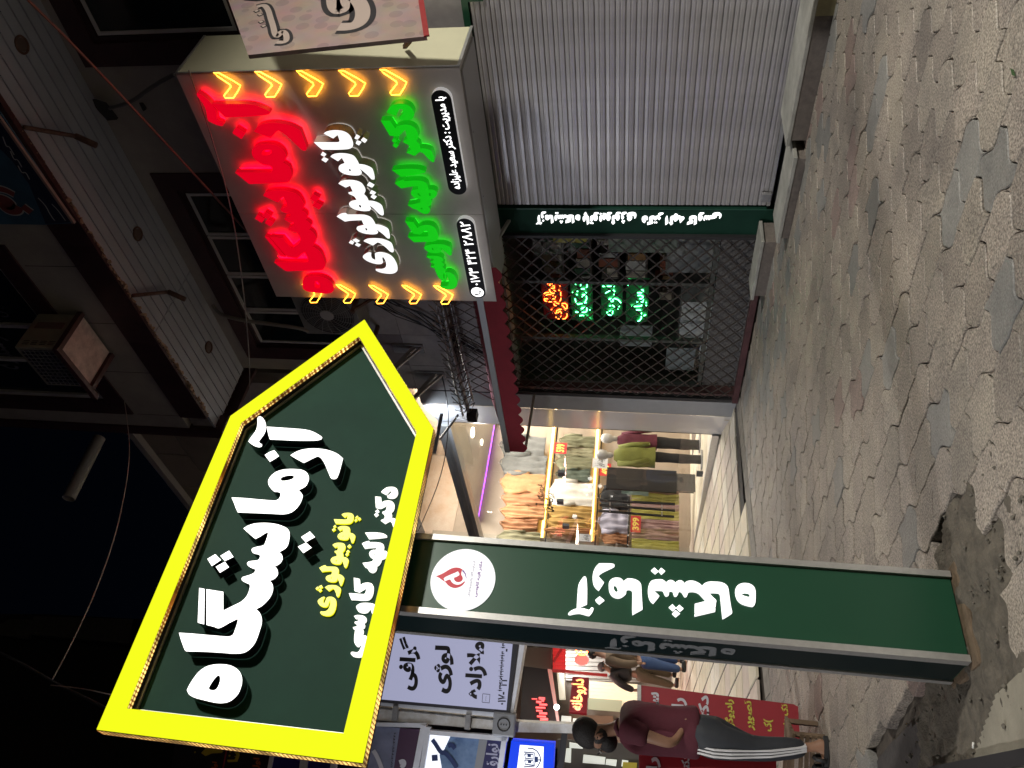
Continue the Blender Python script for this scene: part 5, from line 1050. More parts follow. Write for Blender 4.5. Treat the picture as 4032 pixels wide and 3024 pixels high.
mannequin('S', 930, 240, cloth('burgundy', (.11, .02, .035)), bk, (1040, 1520, 175, 375), (1520, 2100, 215, 400), 'mannequin in a burgundy printed coat and black trousers next to the white panel', PY(11.9))
mannequin('S', 870, 440, cloth('lime', (.18, .19, .04)), bk, (1000, 1500, 335, 590), (1490, 2090, 400, 570), 'mannequin in a lime green padded jacket and black trousers', PY(11.6))
P = PY(YW-1.0); garment('S', 1085, 1420, 840, 955, cloth('mint', (.33, .42, .36)), 'mint green sleeve of a coat hanging behind the black display board', P, sleeves=False, folds=2)
b = MB(); c_ = ground(*zz('S', (2090, 2*0+760)), .21)
tag(MB().box(9.3, 10.3, 12.6, 13.6, .201, .208).build('floor_mat', mat('brown_mat', (.14, .11, .09), .9)), 'brown floor mat inside the clothes shop', 'mat')
# ================================================================== left group of signs and posts
LPo = ground(3024*0+2700, 3024-350)  # direction only
a_ = R(39.3)+math.atan((350-1512)/3147); r_ = 9.0/math.cos(math.atan((350-1512)/3147))
LP = Pl((r_*math.sin(a_), r_*math.cos(a_), 0), (.89, -.45, 0), (-.45, -.89, 0))
def quad(mb, P, k, pts, d0, d1, mi=0): mb.prism(P, [P.uv(*zz(k, p)) for p in pts], (), d0, d1, mi, mi, True)
wf = mat('white_painted_steel', (.74, .77, .84), .5, var=.12, vscale=5); wf2 = mat('stained_white_steel', (.66, .67, .68), .6, col2=(.45, .42, .36), vscale=6)
t = thing('clinic_sign', LP.pt(0, 2.6), 'large lilac lightbox with black Persian words and a phone number, left of the pylon', 'sign')
b = MB(); quad(b, LP, 'lf', [(-330, 60), (1700, 190), (1545, 1108), (-480, 905)], -.30, -.05); b.build('case', wf, t)
b = MB(); quad(b, LP, 'lf', [(-330, 60), (1625, 190), (1512, 1045), (-470, 870)], -.05, -.02); b.build('dark_border', mat('dark_border', (.05, .05, .06), .4), t)
b = MB(); quad(b, LP, 'lf', [(-330, 60), (1560, 185), (1482, 1003), (-450, 835)], -.02, -.01); b.build('lit_face', emi('lilac_lightbox', (.32, .33, .48), 1.0, (.1, .1, .12)), t)
for s_, p, q_, bo in (('گرافی', (235, 155), (500, 790), .05), ('لوژی', (650, 255), (880, 822), .05), ('ملازاده', (1020, 205), (1270, 888), .05), ('۰۱۷-۳۴۲۳۳۳۳۳-۳', (1385, 235), (1500, 950), .03)):
    a = box_uv(LP, 'lf', p, q_); 
    m1 = LP.uv(*zz('lf', ((p[0]+q_[0])/2, p[1]))); m2 = LP.uv(*zz('lf', ((p[0]+q_[0])/2-0, q_[1]))); vm = (m1[1]+m2[1])/2; hh = abs(LP.uv(*zz('lf', (p[0], 500)))[1]-LP.uv(*zz('lf', (q_[0], 500)))[1])/2
    mb = MB(); text_on(mb, LP, s_, a[0], a[1], vm-hh, vm+hh, -.006, bo, persian=s_[0] != '۰'); mb.build('print', blk, t)
for p, q_ in (((60, 600), (90, 660)), ((30, 760), (75, 840)), ((120, 300), (150, 350)), ((165, 160), (185, 215))): a = box_uv(LP, 'lf', p, q_); b = MB(); b.prism(LP, [(a[0], a[2]), (a[1], (a[2]+a[3])/2), (a[0], a[3])], (), -.01, -.006); b.build('print', blk, t)
a = box_uv(LP, 'lf', (1215, 815), (1290, 920)); mb = MB(); text_on(mb, LP, 'کیمیا', a[0]+.02, a[1]-.02, a[2]+.05, a[3]-.05, -.006, .0); mb.build('print', blk, t)
b = MB(); c4 = [(a[0], a[2]), (a[1], a[2]), (a[1], a[3]), (a[0], a[3])]
for i in range(4): b.beam(LP.pt(*c4[i-1], -.006), LP.pt(*c4[i], -.006), .006, .004)
b.build('print_frame', blk, t)
t = thing('white_post', LP.pt(-.9, 0), 'stained white steel post and rails holding up the clinic signs at the left', 'post')
b = MB(); quad(b, LP, 'lf', [(-450, 960), (1500, 1150), (1530, 1255), (-500, 1090)], -.30, -.08); b.build('rail_panel', wf2, t)
b = MB(); quad(b, LP, 'wk', [(20, 1150), (900, 1190), (900, 1290), (20, 1270)], -.25, -.1); b.build('lower_post', wf2, t)
b = MB(); quad(b, LP, 'lf', [(-500, 1150), (560, 1160), (560, 1215), (-500, 1180)], -.12, -.06); quad(b, LP, 'lf', [(500, 1180), (560, 1190), (470, 1700), (400, 1700)], -.12, -.05); quad(b, LP, 'lf', [(555, 1200), (610, 1210), (530, 1700), (480, 1700)], -.12, -.05); quad(b, LP, 'lf', [(600, 1240), (1500, 1310), (1490, 1370), (600, 1290)], -.12, -.05); quad(b, LP, 'lf', [(1430, 1290), (1490, 1300), (1430, 1720), (1370, 1720)], -.12, -.05); b.build('frame', wf, t)
for p in ((1040, 1120), (210, 1020)): b = MB(); u_, v_ = LP.uv(*zz('lf', p)); b.pbox(LP, u_-.10, u_+.06, v_-.03, v_+.03, -.1, -.02); b.build('clip', steel, t)
b = MB(); u_, v_ = LP.uv(*zz('lf', (1455, 1165))); b.pbox(LP, u_-.13, u_+.13, v_-.13, v_+.13, -.1, .0); jb = bevel(b.build('junction_box', mat('grey_box', (.25, .26, .28), .5), t), .02)
b = MB(); b.tube([LP.pt(u_+.07*math.cos(x), v_+.07*math.sin(x), .004) for x in [i*math.pi/8 for i in range(16)]], .007, 5, closed=True)
for i in range(3): b.cyl(LP.pt(u_, v_-.03+.03*i, .0), -LP.en*-1, .008, .006, 8)
b.build('socket_ring', darkm, jb)
t = thing('heart_clinic_poster', LP.pt(-2, 2.7), 'glossy white and blue lit poster with a navy strip beside the blue logo sign', 'poster')
b = MB(); quad(b, LP, 'lf', [(600, 1290), (1250, 1350), (1160, 1760), (520, 1760)], -.14, -.10); pm = mat('poster_blue', (.08, .14, .28), .25, col2=(.26, .38, .58), vscale=2.4); b.build('sheet', pm, t)
b = MB(); quad(b, LP, 'lf', [(590, 1285), (830, 1310), (740, 1500), (700, 1530), (740, 1760), (520, 1760)], -.10, -.096); b.build('lit_area', emi('poster_light', (.85, .9, 1), .9), t)
b = MB(); quad(b, LP, 'lf', [(1160, 1340), (1250, 1350), (1190, 1760), (1090, 1760)], -.10, -.095); b.build('grey_strip', mat('grey_strip', (.25, .26, .28), .5), t)
b = MB(); quad(b, LP, 'lf', [(1255, 1350), (1425, 1365), (1370, 1760), (1180, 1760)], -.10, -.094); b.build('navy_strip', mat('navy_strip', (.02, .02, .10), .4), t)
a = box_uv(LP, 'lf', (1265, 1395), (1375, 1720)); mb = MB(); text_on(mb, LP, 'نوارق', a[0], a[1], a[2]-.02, a[3]+.02, -.092, .03); mb.build('print', mat('pale_lilac_print', (.4, .4, .55), .5), t)
for pts, w in (([(620, 1355), (660, 1410), (720, 1510), (760, 1500), (800, 1540), (850, 1600), (900, 1680)], .05), ([(800, 1430), (840, 1410), (880, 1460)], .05), ([(645, 1530), (650, 1600)], .07)): stroke(LP, 'lf', pts, w, mat('navy_print', (.02, .04, .14), .4), 'print', t, -.092)
t = thing('grey_poster', LP.pt(-2.3, 3.6), 'grey blue poster with a purple strip and white script above the lit poster', 'poster')
b = MB(); quad(b, LP, 'lf', [(-120, 1195), (245, 1225), (170, 1760), (-200, 1760)], -.14, -.10); b.build('sheet', mat('poster_grey', (.20, .22, .32), .4, var=.3, vscale=3), t)
b = MB(); quad(b, LP, 'lf', [(245, 1225), (470, 1240), (400, 1760), (165, 1760)], -.14, -.099); b.build('purple_strip', mat('purple_strip', (.07, .03, .07), .5), t)
a = box_uv(LP, 'lf', (130, 1270), (225, 1700)); mb = MB(); text_on(mb, LP, '۰۱۷-۳۴۲۲-۲۴۴۱', a[0], a[1], a[2]+.07, a[3]-.05, -.096, .01, persian=False); mb.build('print', blk, t)
stroke(LP, 'lf', [(-60, 1480), (-20, 1540), (20, 1640), (40, 1700)], .05, mat('white_script2', (.6, .6, .65), .5), 'print', t, -.095); stroke(LP, 'lf', [(240, 1620), (290, 1600), (300, 1640), (260, 1680)], .05, mat('white_script2', (.6, .6, .65), .5), 'print', t, -.095)
t = thing('blue_logo_sign', LP.pt(-2, 1.9), 'bright blue lightbox with a white panel and open book emblem at the left edge', 'sign')
b = MB(); quad(b, LP, 'wk', [(35, 1358), (525, 1395), (505, 1760), (-20, 1760)], -.2, -.02); b.build('lit_case', emi('blue_lightbox', (.0, .035, .62), 1.1, (.0, .02, .3)), t)
b = MB(); quad(b, LP, 'wk', [(135, 1400), (405, 1420), (395, 1760), (90, 1760)], -.02, -.015); b.build('white_panel', emi('blue_sign_white', (.92, .95, 1), 1.1), t)
nv = mat('emblem_navy', (.02, .05, .2), .5)
for pts in ([(190, 1500), (285, 1510), (290, 1560), (195, 1550), (190, 1500)], [(190, 1570), (285, 1580), (290, 1630), (195, 1620), (190, 1570)], [(180, 1480), (300, 1490), (310, 1570), (375, 1570)], [(180, 1650), (300, 1640), (310, 1575)], [(220, 1435), (280, 1440), (330, 1470), (360, 1520), (375, 1570), (340, 1640), (320, 1659)]):
    stroke(LP, 'wk', pts, .012, nv, 'emblem_line', t, -.012, 0)
for p in ((240, 1522), (245, 1590), (320, 1550), (320, 1580)): a = LP.uv(*zz('wk', p)); b = MB(); b.pbox(LP, a[0]-.015, a[0]+.015, a[1]-.02, a[1]+.02, -.015, -.011); b.build('emblem_line', nv, t)
t = thing('black_shop_sign', LP.pt(-2.6, 4.6), 'black sign with yellow and orange letters and a red line beside the arrow tail', 'sign')
b = MB(); quad(b, LP, 'bl', [(-60, 560), (1160, 640), (1080, 1000), (-140, 1000)], -.1, -.05); b.build('sheet', mat('black_sheet', (.018, .016, .02), .5, var=.3), t)
yp = mat('yellow_paint', (.50, .38, .03), .5); op = mat('orange_paint', (.50, .13, .03), .5)
b = MB(); quad(b, LP, 'bl', [(265, 690), (330, 620), (480, 640), (545, 670), (520, 690), (400, 695), (320, 730)], -.05, -.046); quad(b, LP, 'bl', [(680, 680), (740, 680), (745, 720), (715, 800), (600, 805), (590, 775), (680, 775), (700, 740), (675, 735), (710, 720)], -.05, -.046); quad(b, LP, 'bl', [(175, 680), (190, 668), (200, 682), (185, 695)], -.05, -.046); quad(b, LP, 'bl', [(605, 725), (620, 710), (632, 725), (618, 740)], -.05, -.046); quad(b, LP, 'bl', [(615, 672), (630, 660), (645, 675), (628, 688)], -.05, -.046); b.build('print', yp, t)
for p, q_ in (((405, 795), (470, 880)), ((920, 745), (1000, 880))): a = box_uv(LP, 'bl', p, q_); mb = MB(); text_on(mb, LP, 'اول', a[0]-.05, a[1], a[2], a[3], -.046, .03); mb.build('print', op, t)
b = MB(); b.beam(LP.pt(*LP.uv(*zz('bl', (585, 640))), -.045), LP.pt(*LP.uv(*zz('bl', (515, 1000))), -.045), .01, .012); b.build('red_line', mat('red_line', (.35, .03, .06), .5), t)
t = thing('blue_window_sign', LP.pt(-2.6, 3.9), 'dark blue panel in a white frame just under the lower corner of the arrow', 'sign')
b = MB(); quad(b, LP, 'bl', [(1150, 640), (1900, 720), (1850, 1000), (1080, 1000)], -.14, -.06); b.build('sheet', mat('blue_sheet', (.03, .025, .20), .4), t)
b = MB(); quad(b, LP, 'bl', [(1145, 640), (1190, 645), (1120, 1000), (1075, 1000)], -.06, -.03); quad(b, LP, 'bl', [(1520, 700), (1610, 710), (1570, 1000), (1480, 1000)], -.06, -.03); quad(b, LP, 'bl', [(1900, 700), (1975, 710), (1950, 1000), (1870, 1000)], -.06, -.03); b.build('frame', wf, t)

t = thing('added_fill_lamp', LP.pt(-4.6, 3.6, 1.6), 'white tube lamp on a bracket lighting the clinic signs, left of the view', 'lamp')  # added lamp, out of view, brightens the white post and clinic signs
b = MB(); b.beam(LP.pt(-5.1, 3.66, 1.6), LP.pt(-4.1, 3.66, 1.6), .08, .05); b.beam(LP.pt(-4.6, 3.7, 1.6), LP.pt(-4.6, 3.7, -.1), .04, .04); b.build('bracket', steel, t)
b = MB(); b.tube([LP.pt(-5.05, 3.60, 1.6), LP.pt(-4.15, 3.60, 1.6)], .02, 8); b.build('tube', emi('fill_lamp_tube', (.85, .9, 1), 3), t)
L = bpy.data.lights.new('added_fill_light', 'AREA'); L.energy = 20; L.spread = R(75); L.shape = 'RECTANGLE'; L.size = .9; L.size_y = .06; L.color = (.86, .9, 1); o = bpy.data.objects.new('added_fill_light', L); COL.objects.link(o); o.parent = t; o.location = (0, 0, -.10); o.rotation_euler = ((LP.pt(-.8, 2.2)-LP.pt(-4.6, 3.6, 1.6)).normalized()).to_track_quat('-Z', 'Y').to_euler()

# ------------------------------------------------------------------ far shops down the pavement
P17 = PY(17.0); P19 = PY(19.5); P16 = PY(16.6)
FS = thing('pharmacy_shop', (6, 19.5, .25), 'far bright shopfront with pale vertical panels down the pavement behind the walkers', 'shopfront')
b = MB(); quad(b, P19, 'wk', [(60, 200), (1900, 200), (1900, 1400), (60, 1400)], -.3, -.25); b.build('wall', mat('far_wall', (.22, .19, .17), .8, var=.2, vscale=1), FS)
b = MB()
for i in range(14):
    y0 = 300+i*24; quad(b, P19, 'wk', [(655, y0), (1500, y0+20), (1500, y0+40), (655, y0+20)], -.2, -.18 if i % 2 else -.2+.05)
b.build('grey_panels', mat('grey_corrugated', (.5, .48, .47), .35, .3), FS)
cm = emi('cream_panel_glow', (.95, .80, .55), .62, (.7, .6, .45))  # emission stands in for shop light falling on these panels
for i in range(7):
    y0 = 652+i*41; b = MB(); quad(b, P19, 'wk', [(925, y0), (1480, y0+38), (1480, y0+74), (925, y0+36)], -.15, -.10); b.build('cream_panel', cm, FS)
b = MB(); quad(b, P19, 'wk', [(915, 850), (1300, 880), (1290, 1010), (910, 980)], -.09, -.07); b.build('paper_notice', mat('notice_green', (.5, .55, .4), .6), FS)
b = MB(); quad(b, P19, 'wk', [(640, 1040), (1200, 1060), (1200, 1160), (640, 1130)], -.1, -.05); b.build('brown_frame', mat('brown_frame', (.18, .11, .07), .6), FS)
bl_ = emi('shop_shelf_glow', (.95, .95, .82), .8)  # shelves glow by emission, painting in the light of the bright shop
for p in ([(610, 1060), (720, 1070), (715, 1180), (600, 1170)], [(740, 1090), (860, 1100), (850, 1180), (735, 1170)], [(880, 1100), (950, 1105), (945, 1180), (875, 1175)]): b = MB(); quad(b, P19, 'wk', p, -.04, -.02); b.build('glowing_shelf', bl_, FS)
for i, (p, w) in enumerate((((555, 970), .06), ((660, 1370), .05), ((680, 1500), .04), ((825, 1535), .05), ((665, 1650), .06), ((1010, 1400), .03))):
    c_ = P16.hit(*zz('wk', p)); b = MB(); b.tube([c_+Vector((0, -.02, 0)), c_], [w, w*.9], 16); b.build('globe_lamp', emi('white_globe', (1, 1, .95), 6), FS)
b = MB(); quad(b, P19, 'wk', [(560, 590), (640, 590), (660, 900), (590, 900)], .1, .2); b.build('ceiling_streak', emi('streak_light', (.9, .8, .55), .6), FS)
b = MB(); quad(b, P17, 'wk', [(170, 480), (470, 520), (560, 1170), (130, 1130)], -.2, -.1); b.build('dark_fascia', mat('dark_fascia', (.03, .022, .024), .5), FS)
b = MB(); quad(b, P17, 'wk', [(450, 530), (500, 540), (590, 1160), (560, 1160)], -.1, -.0); b.build('red_lit_edge', emi('dim_red_edge', (.35, .06, .04), 1), FS)
b = MB(); quad(b, P17, 'wk', [(175, 240), (490, 260), (480, 520), (170, 480)], -.3, -.2); b.build('beige_box', mat('beige_box', (.30, .28, .25), .6), FS)
t = thing('red_led_board', P17.pt(*P17.uv(*zz('wk', (360, 980)))), 'ragged red LED lettering hanging crookedly in the dark between post and pylon', 'sign'); rl = emi('red_led', (1, .02, .03), 1.8)
for i, (x, y, w, h) in enumerate(((385, 860, 70, 26), (350, 900, 60, 22), (400, 930, 90, 20), (370, 965, 110, 18), (355, 1000, 70, 16), (400, 1030, 90, 22), (380, 1065, 100, 16), (410, 1095, 90, 24), (390, 1130, 80, 16), (425, 1155, 60, 14), (300, 865, 60, 10), (395, 880, 30, 34))):
    b = MB(); quad(b, P17, 'wk', [(x-w/2, y-h/2), (x+w/2, y-h/2+4), (x+w/2, y+h/2+4), (x-w/2, y+h/2)], -.05, -.02); b.build('led_letter', rl, t)
t = thing('pharmacy_lightbox', P16.pt(*P16.uv(*zz('wk', (810, 830)))), 'dark red blade lightbox with yellow neon Persian word for pharmacy', 'sign')
b = MB(); quad(b, P16, 'wk', [(735, 618), (922, 632), (895, 1040), (695, 1018)], -.12, 0); b.build('case', emi('deep_red_case', (.09, .0, .004), 1.0, (.08, .004, .006)), t)
a = box_uv(P16, 'wk', (745, 645), (870, 1005)); 
mb = MB(); text_on(mb, P16, 'داروخانه', a[0]-.02, a[1]+.02, a[2]-.03, a[3]+.03, .008, .045); mb.build('red_glow_letter', emi('red_glow', (.9, .01, .01), 1.1), t)
mb = MB(); text_on(mb, P16, 'داروخانه', a[0], a[1], a[2], a[3], .014, .005); mb.build('yellow_neon_letter', emi('yellow_neon_far', (1, .6, .04), 3), t)
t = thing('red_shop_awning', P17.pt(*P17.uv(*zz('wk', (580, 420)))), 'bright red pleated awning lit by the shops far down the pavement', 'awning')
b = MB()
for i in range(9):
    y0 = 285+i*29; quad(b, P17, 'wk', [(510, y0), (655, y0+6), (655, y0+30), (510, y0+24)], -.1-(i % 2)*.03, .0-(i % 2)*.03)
b.build('pleats', emi('glowing_red_cloth', (.42, .02, .02), .9, (.5, .03, .03)), t)  # cloth glows by emission in place of light from the shops
b = MB(); b.beam(P17.hit(*zz('wk', (620, 290))), P17.hit(*zz('wk', (520, 450))), .05, .05); b.beam(P17.hit(*zz('wk', (505, 550))), P17.hit(*zz('wk', (1130, 605))), .05, .05); b.build('arm', emi('glowing_red_bar', (.25, .01, .01), 1, (.1, .02, .02)), t)  # arm given a faint glow for the same painted shop light
t = thing('red_neon_ring', P16.pt(*P16.uv(*zz('wk', (840, 330)))), 'small round red neon letter at the pylon edge with its glossy reflection disc', 'neon sign')
b = MB(); c_ = P16.uv(*zz('wk', (840, 330))); b.tube([P16.pt(c_[0]+.08*math.cos(x), c_[1]+.12*math.sin(x), 0) for x in [i*math.pi/8 for i in range(16)]], .016, 6, closed=True); b.tube([P16.pt(c_[0]-.04, c_[1], 0), P16.pt(c_[0]+.05, c_[1]+.03, 0)], .014, 6); b.build('neon_tube', NR, t)
c_ = P16.uv(*zz('wk', (838, 425))); b = MB(); b.prism(P16, [(c_[0]+.12*math.cos(x), c_[1]+.15*math.sin(x)) for x in [i*math.pi/10 for i in range(20)]], (), -.02, 0); b.build('red_reflection_disc', emi('red_reflection_disc', (.75, .02, .01), 1), t)  # reflection of the neon ring drawn as a glowing disc
# goods and dark furniture at the foot of the far shops
for i, (p, w, h, c_) in enumerate((((1560, 400), .25, .5, (.3, .3, .3)), ((1780, 420), .3, .35, (.03, .03, .03)), ((1660, 560), .3, .45, (.32, .33, .3)), ((1700, 690), .35, .3, (.55, .52, .5)), ((1850, 470), .2, .3, (.05, .05, .05)))):
    g_ = ground(*zz('wk', (1900, p[1])), .25); b = MB(); b.box(g_.x-w/2, g_.x+w/2, g_.y+1.4, g_.y+1.7, .25, .25+h+(.3 if i % 2 else .6)); bevel(b.build('shop_goods', mat('goods%d' % i, c_, .6), FS), .03)
for k, en, col_, sz in (((5.3, 17.6, 2.7), 60, (1, .75, .6), .8), ((4.4, 15.8, 3.0), 40, (1, .5, .45), .6), ((7.2, 19, 3), 60, (1, .95, .85), .8)):
    L = bpy.data.lights.new('shop_light', 'AREA'); L.energy = en; L.size = sz; L.color = col_; o = bpy.data.objects.new('shop_light', L); COL.objects.link(o); o.parent = FS; o.location = Vector(k)-Vector((6, 19.5, .25))
# lit interior at the far left behind the man
t = thing('lit_shop_interior', LP.pt(-1.7, .9), 'bright shop interior with papers on the wall behind the bowed man', 'shopfront')
LQ = Pl(LP.pt(0, 0, -3.5), LP.eu, LP.en)
b = MB(); quad(b, LQ, 'wk', [(560, 1340), (1500, 1400), (1500, 1800), (560, 1800)], -.1, -.05); b.build('dark_wall', mat('dim_interior', (.10, .09, .08), .7), t)
for p in ([(640, 1440), (720, 1440), (715, 1600), (640, 1590)], [(860, 1510), (1110, 1540), (1100, 1620), (850, 1600)], [(1120, 1560), (1240, 1570), (1230, 1640), (1110, 1620)], [(1300, 1570), (1370, 1580), (1360, 1650), (1290, 1640)], [(700, 1370), (860, 1400), (850, 1440), (700, 1430)]):
    b = MB(); quad(b, LQ, 'wk', p, -.03, .0); b.build('glowing_paper', emi('glowing_paper', (.8, .85, .72), .55), t)  # room light on the papers is put in as their own glow
b = MB(); quad(b, LQ, 'wk', [(1310, 1590), (1470, 1600), (1460, 1690), (1300, 1680)], .0, .02); b.build('yellow_notice', mat('yellow_sign', (.6, .5, .05), .5), t)
b = MB(); quad(b, LP, 'wk', [(600, 1290), (670, 1290), (620, 1720), (540, 1720)], -.2, -.1); b.build('dark_post', darkm, t)

# red boards standing on the pavement
P = PY(6.43)
t = thing('red_floor_board', (2.0, 6.43, 0), 'red rounded board with white and yellow words standing on the pavement behind the man', 'sign board')
rb = mat('red_board_print', (.26, .016, .026), .45, var=.08, vscale=3)
o_ = [P.uv(*zz('mn', p)) for p in ((575, 312), (1845, 470), (1880, 490), (1892, 690), (1890, 900), (575, 860))]
b = MB(); b.prism(P, o_, (), -.03, 0, 0, 0, True); b.build('board', rb, t)
b = MB(); b.beam(P.pt(*P.uv(*zz('mn', (562, 310))), -.01), P.pt(*P.uv(*zz('mn', (560, 860))), -.01), .03, .03); b.build('top_trim', alu, t)
wpn = mat('white_board_letter', (.5, .5, .55), .5); ypn = mat('yellow_board_letter', (.48, .44, .06), .5)
for s_, p, q_, m_ in (('سو', (660, 368), (755, 520), wpn), ('را', (830, 410), (960, 505), wpn), ('دکتر', (1050, 392), (1170, 690), wpn), ('رادیوگر', (1265, 425), (1360, 665), ypn), ('تصویر', (1435, 437), (1525, 690), ypn), ('(ک', (1590, 590), (1680, 700), ypn), ('تک دند', (1735, 465), (1810, 690), ypn)):
    a = box_uv(P, 'mn', p, q_); mb = MB(); text_on(mb, P, s_, a[0], a[1], a[2], a[3], .003, .04); mb.build('letter', m_, t)
t = thing('second_red_board', (.9, 6.6, 0), 'second red board sign with white Persian letters at the left edge behind the man', 'sign board'); P = PY(6.6)
b = MB(); quad(b, P, 'mn', [(560, 860), (1700, 880), (1700, 1100), (560, 1100)], -.03, 0); b.build('board', rb, t)
a = box_uv(P, 'mn', (620, 900), (740, 1030)); mb = MB(); text_on(mb, P, 'را', a[0], a[1], a[2], a[3], .003, .04); mb.build('letter', wpn, t)
a = box_uv(P, 'mn', (910, 900), (1000, 1040)); mb = MB(); text_on(mb, P, 'دکتر', a[0], a[1], a[2], a[3], .003, .04); mb.build('letter', wpn, t)

# ------------------------------------------------------------------ people
def skin(name, nodes, edges, m_, parent, sub=2, root=0, k=1.0):
    me = bpy.data.meshes.new(name); me.from_pydata([tuple(n[0]) for n in nodes], edges, []); o = bpy.data.objects.new(name, me); COL.objects.link(o)
    o.modifiers.new('s', 'SKIN'); 
    sv = me.skin_vertices[0].data
    for i, n in enumerate(nodes): r_ = n[1]; r_ = tuple(x*k for x in r_) if isinstance(r_, tuple) else r_*k; sv[i].radius = (r_, r_) if not isinstance(r_, tuple) else r_; sv[i].use_root = (i == root)
    ss = o.modifiers.new('u', 'SUBSURF'); ss.levels = sub; ss.render_levels = sub
    dg = bpy.context.evaluated_depsgraph_get(); m2 = bpy.data.meshes.new_from_object(o.evaluated_get(dg)); bpy.data.objects.remove(o)
    rt = parent
    while rt.parent is not None: rt = rt.parent
    L = ORG[rt.name]
    for v in m2.vertices: v.co -= L
    m2.materials.clear(); m2.materials.append(m_)
    for p in m2.polygons: p.use_smooth = True
    o2 = bpy.data.objects.new(name, m2); COL.objects.link(o2); o2.parent = parent; return o2
def plane_at(foot, k): g_ = ground(*zz(k, foot[:2]), foot[2]); return g_, Pl(g_, rt0, (-fwd.x, -fwd.y, 0))
def J(P, k, p, d=0.0): u, v = P.uv(*zz(k, p)); return P.pt(u, v, d)
def Pv(P, k):  # P.O has z offset: build plane whose v is height above the foot point
    return lambda p, d=0.0: P.hit(*zz(k, p)) + P.en*d
skinm = mat('skin', (.30, .165, .105), .55, var=.06, vscale=8); hairm = mat('dark_hair', (.012, .010, .010), .6, bump=.8, bscale=120); shirtm = mat('maroon_shirt', (.085, .014, .026), .85, var=.15, vscale=5, bump=.3, bscale=30); trm = mat('charcoal_track_trousers', (.026, .030, .038), .7, var=.15, vscale=6, bump=.25, bscale=25)
ft, MP = plane_at((2110, 760, 0), 'mn'); q = Pv(MP, 'mn')
t = thing('person', ft, 'bearded man in maroon t-shirt and striped track trousers, head bowed, hands behind his back', 'person')
U_ = Vector((0, 0, 1)); Lf = -MP.eu      # he faces the left of the upright picture
nd = [(q((1030, 700)), (.125, .135)), (q((830, 690)), (.12, .13)), (q((640, 670)), (.125, .15)), (q((480, 640)), (.09, .13)), (q((395, 655)), .055), (q((320, 690)), .056), (q((240, 735)), .108), (q((150, 740)), .100)]
ed = [(i, i+1) for i in range(7)]
def addc(nd, ed, start, pts):
    p = start
    for x in pts: nd.append(x); ed.append((p, len(nd)-1)); p = len(nd)-1
    return p
w = addc(nd, ed, 3, [(q((480, 600), .17), .062), (q((650, 625), .22), .050), (q((800, 672), .23), .042), (q((850, 668), .20), .036), (q((890, 640), .15), .028), (q((915, 615), .11), .030)])
for k in range(4):
    f0 = q((925+k*4, 600+k*10), .10); addc(nd, ed, w, [(f0, .010), (f0+(-Lf)*.035+U_*.004, .009), (f0+(-Lf)*.05-U_*.02, .008)])
addc(nd, ed, w, [(q((890, 590), .11), .011), (q((880, 572), .10), .009)])
w2 = addc(nd, ed, 3, [(q((480, 640), -.17), .062), (q((680, 650), -.22), .05), (q((830, 670), -.20), .042), (q((900, 640), -.08), .03), (q((905, 600), .02), .03)])
hip1 = addc(nd, ed, 0, [(q((1100, 700), .085), .105), (q((1260, 740), .10), .088), (q((1480, 790), .09), .064), (q((1600, 800), .08), .058), (q((1800, 800), .07), .046), (q((1960, 790), .065), .036), (q((2060, 775), .065), .034)])
addc(nd, ed, hip1, [(q((2085, 830), .07), .034), (q((2105, 930), .08), .030), (q((2115, 985), .08), .022)])
addc(nd, ed, hip1, [(q((2085, 735), .065), .030)])
hip2 = addc(nd, ed, 0, [(q((1100, 710), -.085), .10), (q((1280, 800), -.11), .085), (q((1470, 880), -.12), .062), (q((1600, 900), -.12), .052), (q((1730, 915), -.12), .036)])
addc(nd, ed, hip2, [(q((1760, 940), -.12), .034), (q((1775, 1000), -.12), .026)])
nd = [(n[0], (tuple(x*.62 for x in n[1]) if isinstance(n[1], tuple) else n[1])) for n in nd]; nd[hip1-7] = nd[hip1-7]
body = skin('body', nd, ed, skinm, t, k=.86)
# clothing shells
nd = [(q((1085, 705)), (.165, .168)), (q((1010, 700)), (.158, .162)), (q((830, 695)), (.140, .150)), (q((640, 675)), (.145, .168)), (q((480, 645)), (.110, .15)), (q((415, 650)), .070)]; ed = [(0, 1), (1, 2), (2, 3), (3, 4), (4, 5)]
addc(nd, ed, 4, [(q((480, 600), .17), .078), (q((560, 610), .205), .070), (q((650, 628), .222), .066)]); addc(nd, ed, 4, [(q((480, 640), -.17), .078), (q((660, 650), -.215), .066)])
skin('shirt', nd, ed, shirtm, t, k=1.14)
b = MB(); b.tube([q((385, 600), 0), q((370, 640), .055), (q((395, 700), .05)), q((430, 735), 0), q((395, 700), -.05), q((370, 640), -.055)], .016, 8, closed=True); b.build('shirt_collar', shirtm, t)
nd = [(q((930, 698)), (.130, .140)), (q((1080, 705)), (.142, .155))]; ed = [(0, 1)]
addc(nd, ed, 1, [(q((1160, 715), .09), .118), (q((1280, 745), .10), .100), (q((1480, 785), .09), .076), (q((1600, 795), .085), .074), (q((1800, 795), .075), .066), (q((1940, 790), .068), .052)])
addc(nd, ed, 1, [(q((1160, 730), -.09), .114), (q((1280, 800), -.11), .098), (q((1470, 880), -.12), .076), (q((1600, 900), -.12), .066), (q((1700, 910), -.12), .052)])
skin('trousers', nd, ed, trm, t, k=1.13)
stw = mat('white_stripe', (.62, .62, .64), .6)
